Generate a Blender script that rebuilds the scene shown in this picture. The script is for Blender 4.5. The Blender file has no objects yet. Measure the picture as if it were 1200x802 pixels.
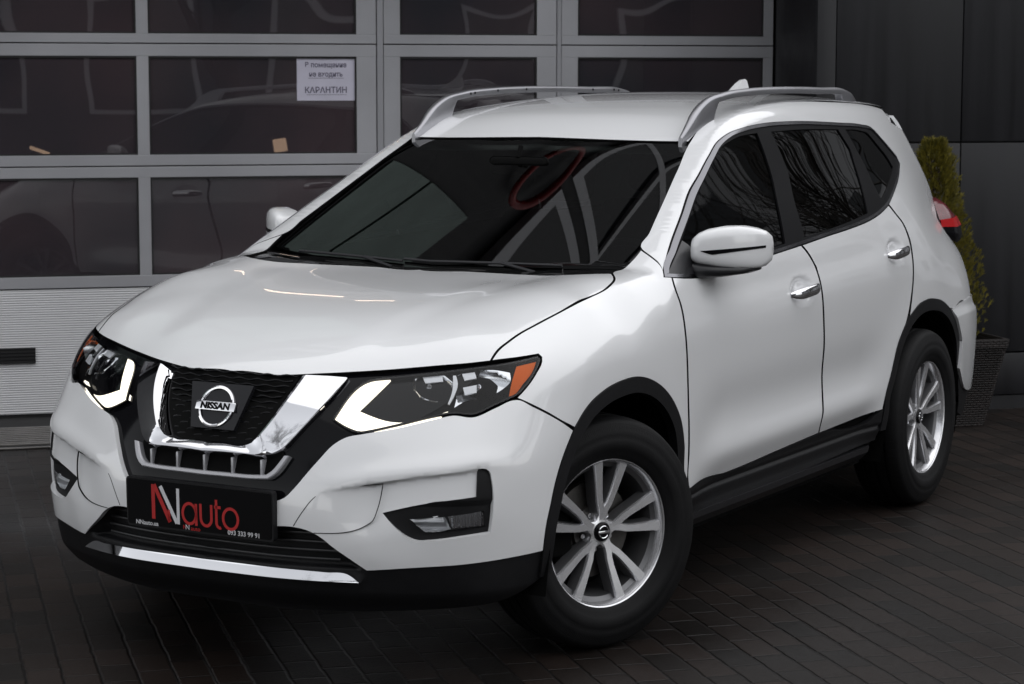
import bpy, bmesh, math, random, json
import numpy as np
from mathutils import Vector, Matrix
from mathutils.geometry import delaunay_2d_cdt
R = math.radians
sc = bpy.context.scene
# ------------------------------------------------ camera (origin: ground below the front axle, x = car forward, y = car left)
cam = bpy.data.cameras.new('camera'); co = bpy.data.objects.new('camera', cam); sc.collection.objects.link(co)
cam.lens = 80.26; cam.sensor_width = 36; cam.clip_start = .1; cam.clip_end = 500
Cpos = Vector((6.15810, 4.04852, 1.75083))
fwd = Vector((-0.86023924, -0.49651755, -0.11601196)); rgt = Vector((-0.49997605, 0.86603884, 0.00082343)); up = Vector((-0.10006202, -0.05871155, 0.99324748))
co.matrix_world = Matrix(((rgt.x, up.x, -fwd.x, Cpos.x), (rgt.y, up.y, -fwd.y, Cpos.y), (rgt.z, up.z, -fwd.z, Cpos.z), (0, 0, 0, 1)))
cam.dof.use_dof = True; cam.dof.focus_distance = 7.2; cam.dof.aperture_fstop = 9
sc.camera = co
# ------------------------------------------------ dull overcast daylight
wd = bpy.data.worlds.new('World'); sc.world = wd; wd.use_nodes = True
nt = wd.node_tree; nt.nodes.clear()
SUN_EL, SUN_AZ = 72, 128      # azimuth measured from +x towards +y
sky = nt.nodes.new('ShaderNodeTexSky'); sky.sky_type = 'NISHITA'; sky.sun_disc = False
sky.sun_elevation = R(SUN_EL); sky.sun_rotation = R(90 - SUN_AZ); sky.air_density = 1.0; sky.dust_density = .4; sky.ozone_density = 1
hs = nt.nodes.new('ShaderNodeHueSaturation'); hs.inputs['Saturation'].default_value = .12
bg = nt.nodes.new('ShaderNodeBackground'); bg.inputs['Strength'].default_value = .15
wo = nt.nodes.new('ShaderNodeOutputWorld')
nt.links.new(sky.outputs[0], hs.inputs['Color']); nt.links.new(hs.outputs[0], bg.inputs['Color']); nt.links.new(bg.outputs[0], wo.inputs[0])
sl = bpy.data.lights.new('sun', 'SUN'); sl.energy = .85; sl.angle = R(115); sl.color = (1, .98, .96)
so = bpy.data.objects.new('sun', sl); sc.collection.objects.link(so)
sd = Vector((math.cos(R(SUN_EL))*math.cos(R(SUN_AZ)), math.cos(R(SUN_EL))*math.sin(R(SUN_AZ)), math.sin(R(SUN_EL))))
so.rotation_euler = sd.to_track_quat('Z', 'Y').to_euler()
sc.view_settings.view_transform = 'Standard'; sc.view_settings.look = 'None'; sc.view_settings.gamma = 1
sc.view_settings.exposure = .62
sc.render.engine = 'CYCLES'
try:
    sc.cycles.max_bounces = 8; sc.cycles.transparent_max_bounces = 16
except Exception: pass
sc.render.resolution_x = 1024; sc.render.resolution_y = 684
# ------------------------------------------------ scene graph helpers
COL = sc.collection
def link(o, parent=None):
    COL.objects.link(o)
    if parent is not None: o.parent = parent
    return o
def thing(name, label, cat, loc=(0, 0, 0), group=None, rotz=0):
    o = bpy.data.objects.new(name, None); COL.objects.link(o); o.location = loc; o.rotation_euler = (0, 0, rotz)
    o.empty_display_size = .1
    o['label'] = label; o['category'] = cat
    if group: o['group'] = group
    return o
def tag(o, label, cat, group=None):
    o['label'] = label; o['category'] = cat
    if group: o['group'] = group
    return o
def struct(o): o['kind'] = 'structure'; return o
def mesh_obj(name, verts, faces, mat, parent=None, smooth=False, auto=None):
    me = bpy.data.meshes.new(name); me.from_pydata([tuple(v) for v in verts], [], [tuple(f) for f in faces]); me.update()
    if isinstance(mat, (list, tuple)):
        for m in mat: me.materials.append(m)
    elif mat: me.materials.append(mat)
    if smooth: me.polygons.foreach_set('use_smooth', [True]*len(me.polygons))
    if auto is not None: me.set_sharp_from_angle(angle=R(auto))
    o = bpy.data.objects.new(name, me); return link(o, parent)
def from_bm(name, bm, mat, parent=None, smooth=False, auto=None):
    bmesh.ops.recalc_face_normals(bm, faces=bm.faces)
    me = bpy.data.meshes.new(name); bm.to_mesh(me); bm.free()
    if isinstance(mat, (list, tuple)):
        for m in mat: me.materials.append(m)
    elif mat: me.materials.append(mat)
    if smooth: me.polygons.foreach_set('use_smooth', [True]*len(me.polygons))
    if auto is not None: me.set_sharp_from_angle(angle=R(auto))
    o = bpy.data.objects.new(name, me); return link(o, parent)
def add_box(bm, lo, hi, bev=0, seg=2, mtx=None, mi=0):
    lo = Vector(lo); hi = Vector(hi); c = (lo+hi)/2; s = hi-lo
    m = Matrix.Translation(c) @ Matrix.Diagonal((s.x, s.y, s.z, 1))
    if mtx is not None: m = mtx @ m
    r = bmesh.ops.create_cube(bm, size=1, matrix=m)
    vs = r['verts']
    fs = list({f for v in vs for f in v.link_faces})
    for f in fs: f.material_index = mi
    if bev:
        es = list({e for v in vs for e in v.link_edges})
        bmesh.ops.bevel(bm, geom=es, offset=bev, segments=seg, affect='EDGES', profile=.5)
def boxes(name, lst, mat, parent=None, bev=0, mtx=None):
    bm = bmesh.new()
    for b in lst: add_box(bm, b[0], b[1], bev if len(b) < 3 else b[2], 2, mtx)
    return from_bm(name, bm, mat, parent, smooth=bool(bev), auto=35 if bev else None)
def tube(bm, pts, rad, seg=8, caps=True, closed=False, flat=None):
    pts = [Vector(p) for p in pts]; n = len(pts)
    rads = rad if isinstance(rad, (list, tuple)) else [rad]*n
    rings = []; prev = None
    for i, p in enumerate(pts):
        if closed: t = pts[(i+1) % n]-pts[i-1]
        else: t = pts[min(i+1, n-1)]-pts[max(i-1, 0)]
        t.normalize()
        if prev is None:
            a = Vector((0, 0, 1)) if abs(t.z) < .9 else Vector((1, 0, 0))
            u = t.cross(a).normalized()
        else: u = (prev-t*prev.dot(t)).normalized()
        prev = u; v = t.cross(u)
        rx, ry = (rads[i], rads[i]) if not isinstance(rads[i], tuple) else rads[i]
        rings.append([bm.verts.new(p+u*math.cos(2*math.pi*k/seg)*rx+v*math.sin(2*math.pi*k/seg)*ry) for k in range(seg)])
    m = n if closed else n-1
    for i in range(m):
        a, b = rings[i], rings[(i+1) % n]
        for k in range(seg):
            bm.faces.new((a[k], a[(k+1) % seg], b[(k+1) % seg], b[k]))
    if caps and not closed:
        bm.faces.new(rings[0][::-1]); bm.faces.new(rings[-1])
def lathe(bm, prof, seg=64, closed=False, mi=0):
    """profile of (radius, y) turned round the y axis"""
    rings = [[bm.verts.new((r*math.cos(2*math.pi*k/seg), y, r*math.sin(2*math.pi*k/seg))) for k in range(seg)] if r > 1e-6 else [bm.verts.new((0, y, 0))] for r, y in prof]
    n = len(rings)
    for i in range(n if closed else n-1):
        a, b = rings[i], rings[(i+1) % n]
        for k in range(seg):
            q = (k+1) % seg
            if len(a) == 1: f = bm.faces.new((a[0], b[q], b[k]))
            elif len(b) == 1: f = bm.faces.new((a[k], a[q], b[0]))
            else: f = bm.faces.new((a[k], a[q], b[q], b[k]))
            f.material_index = mi
def text_mesh(name, s, size, mat, mtx, parent=None, align='CENTER', extrude=.0006, offset=0, space=1, sx=1, shear=0):
    cu = bpy.data.curves.new(name, 'FONT'); cu.body = s; cu.size = size; cu.align_x = align; cu.align_y = 'CENTER'
    cu.extrude = extrude; cu.offset = offset; cu.space_character = space; cu.resolution_u = 6; cu.shear = shear
    t = bpy.data.objects.new(name, cu); COL.objects.link(t)
    dg = bpy.context.evaluated_depsgraph_get(); dg.update()
    me = bpy.data.meshes.new_from_object(t.evaluated_get(dg)); bpy.data.objects.remove(t); bpy.data.curves.remove(cu)
    me.transform(mtx @ Matrix.Diagonal((sx, 1, 1, 1))); me.materials.clear(); me.materials.append(mat)
    o = bpy.data.objects.new(name, me); return link(o, parent)
def frame(o, ax, ay):
    """matrix whose local x runs along ax, y along ay, placed at o"""
    ax = Vector(ax).normalized(); az = ax.cross(Vector(ay)).normalized(); ay = az.cross(ax)
    return Matrix(((ax.x, ay.x, az.x, o[0]), (ax.y, ay.y, az.y, o[1]), (ax.z, ay.z, az.z, o[2]), (0, 0, 0, 1)))
# ------------------------------------------------ materials
def setin(b, **kw):
    for k, v in kw.items():
        k = k.replace('_', ' ')
        if k in b.inputs: b.inputs[k].default_value = v
def pmat(name, col, rough=.5, metal=0, coat=0, coatr=.03, var=0, vscale=6, bump=0, bscale=80, rvar=0, spec=.5, detail=4, streak=None):
    m = bpy.data.materials.new(name); m.use_nodes = True; nt = m.node_tree; b = nt.nodes['Principled BSDF']
    setin(b, Base_Color=(*col, 1), Roughness=rough, Metallic=metal, Coat_Weight=coat, Coat_Roughness=coatr, Specular_IOR_Level=spec)
    tc = nt.nodes.new('ShaderNodeTexCoord')
    src = tc.outputs['Object']
    if streak:
        mp = nt.nodes.new('ShaderNodeMapping'); mp.inputs['Scale'].default_value = streak; nt.links.new(src, mp.inputs[0]); src = mp.outputs[0]
    if var or rvar:
        n = nt.nodes.new('ShaderNodeTexNoise'); n.inputs['Scale'].default_value = vscale; n.inputs['Detail'].default_value = detail
        n.inputs['Roughness'].default_value = .6
        nt.links.new(src, n.inputs['Vector'])
        if var:
            r = nt.nodes.new('ShaderNodeMapRange'); r.inputs['From Min'].default_value = .3; r.inputs['From Max'].default_value = .7
            r.inputs['To Min'].default_value = 1-var; r.inputs['To Max'].default_value = 1+var
            nt.links.new(n.outputs['Fac'], r.inputs['Value'])
            mx = nt.nodes.new('ShaderNodeVectorMath'); mx.operation = 'SCALE'; mx.inputs[0].default_value = col
            nt.links.new(r.outputs[0], mx.inputs['Scale']); nt.links.new(mx.outputs[0], b.inputs['Base Color'])
        if rvar:
            r2 = nt.nodes.new('ShaderNodeMapRange'); r2.inputs['From Min'].default_value = .3; r2.inputs['From Max'].default_value = .7
            r2.inputs['To Min'].default_value = max(0, rough-rvar); r2.inputs['To Max'].default_value = min(1, rough+rvar)
            nt.links.new(n.outputs['Fac'], r2.inputs['Value']); nt.links.new(r2.outputs[0], b.inputs['Roughness'])
    if bump:
        n2 = nt.nodes.new('ShaderNodeTexNoise'); n2.inputs['Scale'].default_value = bscale; n2.inputs['Detail'].default_value = 3
        nt.links.new(src, n2.inputs['Vector'])
        bp = nt.nodes.new('ShaderNodeBump'); bp.inputs['Strength'].default_value = bump; bp.inputs['Distance'].default_value = .002
        nt.links.new(n2.outputs['Fac'], bp.inputs['Height']); nt.links.new(bp.outputs[0], b.inputs['Normal'])
    return m
def glass_mat(name, tint, refl=1.0, rough=.0, ior=1.5, wav=0):
    """thin pane: fresnel reflection over a tinted see-through"""
    m = bpy.data.materials.new(name); m.use_nodes = True; nt = m.node_tree; nt.nodes.clear()
    o = nt.nodes.new('ShaderNodeOutputMaterial'); mix = nt.nodes.new('ShaderNodeMixShader')
    tr = nt.nodes.new('ShaderNodeBsdfTransparent'); tr.inputs[0].default_value = (*tint, 1)
    gl = nt.nodes.new('ShaderNodeBsdfGlossy'); gl.inputs['Roughness'].default_value = rough; gl.inputs['Color'].default_value = (refl, refl, refl, 1)
    fr = nt.nodes.new('ShaderNodeFresnel'); fr.inputs['IOR'].default_value = ior
    if wav:
        tc = nt.nodes.new('ShaderNodeTexCoord'); n = nt.nodes.new('ShaderNodeTexNoise'); n.inputs['Scale'].default_value = 1.3; n.inputs['Detail'].default_value = 1
        bp = nt.nodes.new('ShaderNodeBump'); bp.inputs['Strength'].default_value = wav; bp.inputs['Distance'].default_value = .02
        nt.links.new(tc.outputs['Object'], n.inputs['Vector']); nt.links.new(n.outputs['Fac'], bp.inputs['Height'])
        nt.links.new(bp.outputs[0], gl.inputs['Normal']); nt.links.new(bp.outputs[0], fr.inputs['Normal'])
    nt.links.new(fr.outputs[0], mix.inputs[0]); nt.links.new(tr.outputs[0], mix.inputs[1]); nt.links.new(gl.outputs[0], mix.inputs[2]); nt.links.new(mix.outputs[0], o.inputs[0])
    return m
def emit_mat(name, col, s):
    m = bpy.data.materials.new(name); m.use_nodes = True; b = m.node_tree.nodes['Principled BSDF']
    setin(b, Base_Color=(*[c*.8 for c in col], 1), Roughness=.3, Emission_Color=(*col, 1), Emission_Strength=s); return m
M = {}
M['paint'] = pmat('white_paint', (.76, .765, .775), .22, 0, 1, .01)
setin(M['paint'].node_tree.nodes['Principled BSDF'], Coat_IOR=1.52)
M['gloss'] = pmat('gloss_black', (.004, .004, .005), .08, spec=.16)
M['plastic'] = pmat('black_plastic', (.008, .008, .009), .5, spec=.25, var=.15, vscale=30, bump=.25, bscale=700)
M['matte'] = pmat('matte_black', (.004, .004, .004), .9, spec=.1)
M['satin'] = pmat('satin_black', (.012, .012, .014), .35, bump=.1, bscale=500)
M['rubber'] = pmat('tyre_rubber', (.005, .005, .0055), .65, spec=.2, var=.2, vscale=25, bump=.3, bscale=200)
M['chrome'] = pmat('chrome', (.82, .82, .84), .05, 1, rvar=.02)
M['dchrome'] = pmat('dark_chrome', (.22, .22, .235), .22, 1, rvar=.04)
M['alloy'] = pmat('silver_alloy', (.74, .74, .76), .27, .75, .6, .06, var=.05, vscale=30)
M['rail'] = pmat('satin_silver', (.34, .34, .36), .34, .9, rvar=.04)
M['silverp'] = pmat('silver_paint', (.42, .42, .44), .35, .35, .3)
M['disc'] = pmat('brake_steel', (.10, .095, .09), .5, .8, var=.3, vscale=20)
M['glass'] = glass_mat('side_glass', (.14, .155, .155), ior=1.40)
M['pglass'] = glass_mat('privacy_glass', (.030, .034, .038), ior=1.40)
M['wglass'] = glass_mat('windscreen_glass', (.13, .15, .145), ior=1.6)
M['lens'] = glass_mat('lamp_lens', (.90, .91, .92), ior=1.33)
M['refl'] = pmat('lamp_reflector', (.80, .81, .83), .16, 1)
M['hbezel'] = pmat('lamp_bezel', (.15, .15, .155), .3, .5)
M['amber'] = pmat('amber_reflector', (.85, .15, .001), .4, spec=.2, bump=.6, bscale=500)
M['drl'] = emit_mat('daytime_lamp', (1, .93, .78), 1.05)
M['red'] = pmat('red_lamp', (.09, .006, .011), .15, 0, .15, .05, spec=.3, var=.3, vscale=30)
M['ired'] = pmat('red_inner_lamp', (.40, .010, .012), .25, 0, .1, spec=.3)
M['cloth'] = pmat('seat_cloth', (.05, .05, .055), .85, var=.2, vscale=60)
M['dash'] = pmat('dashboard_plastic', (.03, .03, .032), .6, bump=.3, bscale=300)
M['headliner'] = pmat('headliner', (.35, .36, .35), .9)
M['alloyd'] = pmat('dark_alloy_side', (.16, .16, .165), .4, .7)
def tyre_tread(m):
    """tread blocks and shoulder sipes: relief that depends on the angle round the wheel"""
    nt = m.node_tree; N_ = nt.nodes.new; L = nt.links.new; b = nt.nodes['Principled BSDF']
    tc = N_('ShaderNodeTexCoord'); sx = N_('ShaderNodeSeparateXYZ'); L(tc.outputs['Object'], sx.inputs[0])
    def mth(op, a, b_=None, c=None):
        k = N_('ShaderNodeMath'); k.operation = op
        for i, v in enumerate((a, b_, c)):
            if v is None: continue
            if isinstance(v, (int, float)): k.inputs[i].default_value = v
            else: L(v, k.inputs[i])
        return k.outputs[0]
    ang = mth('ARCTAN2', sx.outputs['Z'], sx.outputs['X'])
    r2 = mth('ADD', mth('MULTIPLY', sx.outputs['X'], sx.outputs['X']), mth('MULTIPLY', sx.outputs['Z'], sx.outputs['Z'])); r = mth('SQRT', r2)
    tw = mth('MULTIPLY_ADD', sx.outputs['Y'], 6.0, mth('MULTIPLY', ang, 11.14))
    saw = mth('PINGPONG', tw, .5)
    groove = mth('GREATER_THAN', saw, .09)
    out = mth('GREATER_THAN', r, .338)
    h1 = mth('MULTIPLY', groove, out)
    fine = mth('GREATER_THAN', mth('PINGPONG', mth('MULTIPLY', ang, 47), .5), .25)
    band = mth('MULTIPLY', mth('GREATER_THAN', r, .318), mth('LESS_THAN', r, .334))
    h2 = mth('MULTIPLY_ADD', mth('MULTIPLY', fine, band), .12, h1)
    bp = N_('ShaderNodeBump'); bp.inputs['Strength'].default_value = 1; bp.inputs['Distance'].default_value = .006; L(h2, bp.inputs['Height'])
    old = b.inputs['Normal'].links
    if old: L(old[0].from_socket, bp.inputs['Normal'])
    L(bp.outputs[0], b.inputs['Normal'])
tyre_tread(M['rubber'])
M['pillar'] = pmat('pillar_black', (.006, .006, .007), .5, spec=.06)
# ---------------- smooth implicit body, metres. x forward from the front axle, y to the car's left, z up
def tps(pts, smooth=0.0):
    pts=np.array(pts,float); P=pts[:,:-1]; v=pts[:,-1]; n=len(P)
    r2=((P[:,None]-P[None])**2).sum(-1); K=0.5*r2*np.log(r2+1e-12)
    A=np.zeros((n+3,n+3)); A[:n,:n]=K+np.eye(n)*smooth; A[:n,n]=1; A[:n,n+1:]=P; A[n:,:n]=A[:n,n:].T
    w=np.linalg.solve(A,np.concatenate([v,[0,0,0]]))
    def f(a,b):
        a=np.asarray(a,float); b=np.asarray(b,float); o=w[n]+w[n+1]*a+w[n+2]*b
        for i in range(n):
            r=(a-P[i,0])**2+(b-P[i,1])**2; o=o+w[i]*0.5*r*np.log(r+1e-12)
        return o
    return f
def spl(xs,ys):
    """natural cubic spline, linear outside"""
    xs=np.array(xs,float); ys=np.array(ys,float); n=len(xs); h=np.diff(xs)
    A=np.eye(n); b=np.zeros(n)
    for i in range(1,n-1):
        A[i,i-1]=h[i-1]; A[i,i]=2*(h[i-1]+h[i]); A[i,i+1]=h[i]
        b[i]=6*((ys[i+1]-ys[i])/h[i]-(ys[i]-ys[i-1])/h[i-1])
    m=np.linalg.solve(A,b)
    s0=(ys[1]-ys[0])/h[0]-h[0]*(2*m[0]+m[1])/6; s1=(ys[-1]-ys[-2])/h[-1]+h[-1]*(2*m[-1]+m[-2])/6
    def f(x):
        x=np.asarray(x,float); xc=np.clip(x,xs[0],xs[-1]); i=np.clip(np.searchsorted(xs,xc)-1,0,n-2)
        hh=h[i]; a=(xs[i+1]-xc)/hh; c=1-a
        y=a*ys[i]+c*ys[i+1]+((a**3-a)*m[i]+(c**3-c)*m[i+1])*hh*hh/6
        return y+np.where(x<xs[0],(x-xs[0])*s0,0)+np.where(x>xs[-1],(x-xs[-1])*s1,0)
    return f
def sstep(a,b,x):
    t=np.clip((x-a)/(b-a),0,1); return t*t*(3-2*t)
def smax(a,b,k):
    h=np.clip(0.5+0.5*(a-b)/k,0,1); return b*(1-h)+a*h+k*h*(1-h)
def smin(a,b,k): return -smax(-a,-b,k)
def sym(p): return [(q[0],q[1],q[2]) for q in p]+[(-q[0],q[1],q[2]) for q in p if q[0]>.01]
Xf=tps(sym([(0,.15,.87),(0,.22,.90),(0,.30,.93),(0,.40,.952),(0,.50,.953),(0,.57,.948),(0,.65,.925),(0,.72,.895),(0,.79,.861),(0,.885,.822),(0,.95,.80),
 (.27,.20,.885),(.27,.30,.92),(.27,.45,.94),(.27,.573,.935),(.25,.65,.912),(.25,.72,.88),(.25,.80,.842),(.25,.885,.795),
 (.479,.20,.83),(.479,.325,.862),(.538,.39,.862),(.47,.50,.885),(.48,.597,.868),(.479,.68,.84),(.479,.748,.808),(.46,.885,.71),
 (.65,.25,.76),(.628,.45,.812),(.65,.60,.798),(.62,.72,.755),(.62,.85,.67),(.60,.93,.63),(.789,.641,.70),(.78,.45,.718),(.78,.30,.695),(.73,.80,.637),(.73,.90,.58),
 (.845,.50,.65),(.85,.64,.64),(.846,.80,.545),(.846,.91,.485),(.90,.25,.52),(.90,.45,.54),(.90,.65,.53),(.90,.80,.44),(.90,.95,.36),(1.0,.3,.30),(1.0,.6,.29),(1.0,.9,.15)]),4e-3)
zprof=spl([.15,.28,.40,.50,.62,.75,.86,.93,1.0,1.06,1.11,1.16,1.30,1.45,1.56,1.62,1.66,1.72],
          [.84,.870,.892,.900,.9062,.9105,.912,.909,.896,.878,.860,.838,.772,.701,.648,.612,.58,.52])
wtop=spl([-3.9,-3.4,-3.0,-2.4,-1.6,-1.0,-.5,0,.4,.8],[-.22,-.14,-.075,-.022,0,0,-.005,-.008,-.012,-.03])
wmid=spl([-3.7,-3.4,-3.2,-3.0,-2.8,-2.6,0],[-.13,-.085,-.058,-.032,-.012,-.003,0])
wbot=spl([-3.9,-3.6,-3.35,-3.0,-2.7,-1.5,-.3,0,.3,.55,.8],[-.18,-.11,-.062,-.038,-.024,-.003,0,.002,-.004,-.03,-.09])
rise=spl([-3.6,-3.0,-2.6,-2.2,-1.7,-1.3,-.8,-.3,.2,.6],[.05,.05,.05,.045,.03,.015,0,-.005,-.02,-.05])
def Ys(x,z):
    r=rise(x)*sstep(.70,1.10,z)*(1-sstep(1.22,1.60,z))
    zz=z-r
    y=zprof(zz); t=sstep(.95,1.45,z)
    y=y+wtop(x)*t+wbot(x)*(1-t)+wmid(x)*np.exp(-((z-1.12)/.22)**2)
    # wheel-arch flares: swelling that fades away from the opening
    for cx in (0.0,-2.706):
        d=np.sqrt((x-cx)**2+(z-.39)**2)
        y=y+.009*np.exp(-((d-.44)/.12)**2)*sstep(.2,.45,z)
    # lower doors: hollow side, firm crease, then turning under above the sill
    m=sstep(-.42,-.75,x)*sstep(-2.30,-1.95,x)
    zc=.500+.012*(-.6-x)
    q=(zc-z)/.012; sp=.012*np.where(q>30,q,np.log1p(np.exp(np.minimum(q,30))))
    y=y+m*(.008*np.exp(-((z-zc)/.06)**2)-.016*np.exp(-((z-zc-.13)/.10)**2)-.28*np.minimum(sp,.09)*sstep(.30,.40,z))
    # shoulder hollow under the belt on the doors
    y=y-.006*m*np.exp(-((z-1.04-rise(x))/.04)**2)
    return y
Zh=tps((lambda p:p+[(a,-b,c) for a,b,c in p if b>.01])([(.82,0,.885),(.80,.2,.889),(.76,.35,.893),(.70,.48,.902),(.60,.65,.925),(.536,.732,.941),(.47,.85,.915),
 (.70,0,.945),(.55,0,1.0),(.35,0,1.048),(.1,0,1.08),(-.2,0,1.103),(-.4,0,1.11),
 (.62,.35,.965),(.45,.40,1.022),(.2,.45,1.075),(-.1,.45,1.105),(.52,.6,.985),(.35,.65,1.035),(.15,.68,1.088),(-.1,.70,1.118),(-.27,.71,1.131),
 (.45,.76,.975),(.3,.78,1.02),(.1,.80,1.068),(-.15,.82,1.098),(-.33,.83,1.115),(.36,.9,.93),(0,.92,.98),(-.3,.92,1.04),(-.5,0,1.11),(-.5,.7,1.13),(-.5,.9,1.06)]),2e-3)
Zh0=Zh
def Zh(x,y):
    yl=.33+.20*(.85-x)/1.1
    return Zh0(x,y)+.0045*(1-sstep(yl-.09,yl+.04,np.abs(y)))*sstep(.84,.55,x)-.002
def Zw(x,y):   # windscreen
    s=-.255-.055*(y/.70)**2
    return 1.108+.02*(y/.7)**2+(s-x)*(.534-.04*(y/.6)**2)+0.0*y
roofc=spl([-3.75,-3.4,-3.1,-2.7,-2.3,-1.9,-1.55,-1.3,-1.15,-1.05,-.9],[1.56,1.617,1.652,1.676,1.686,1.682,1.660,1.622,1.580,1.541,1.47])
def Zr(x,y): return roofc(x)-.038*(np.abs(y)/.6)**2.4+.0*x
def Xb(y,z):  # rear face, x value of it
    xb=rearc(z)
    return xb+.10*(np.abs(y)/.7)**2.4
rearc=spl([.15,.30,.45,.62,.72,.80,.95,1.08,1.2,1.4,1.58,1.66],[-3.62,-3.68,-3.72,-3.735,-3.73,-3.69,-3.68,-3.665,-3.62,-3.515,-3.41,-3.37])
def F(x,y,z):
    y=np.abs(y)
    top=smin(smin(Zw(x,y),Zr(x,y),.035),9+0*x,.01)
    topn=(z-top)*.86
    hood=(z-Zh(x,y))*.93
    # greenhouse exists behind the cowl; hood in front
    t=np.where(x>.1,hood,smin(topn,hood,.012))
    t=np.where(x<-1.2,topn,t)
    zb=sstep(.86,1.0,z)
    ks=.10+.04*zb
    s=y-Ys(x,z)
    f=smax(x-Xf(y,z),s,.10)*1.0
    kk=.03+.02*sstep(-1.5,-.9,x)+.025*sstep(-.5,0,x)
    g=smax(f,t,kk-0.0*x)
    g=smax(g,(Xb(y,z)-x)*.95,.12)
    return g
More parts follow.
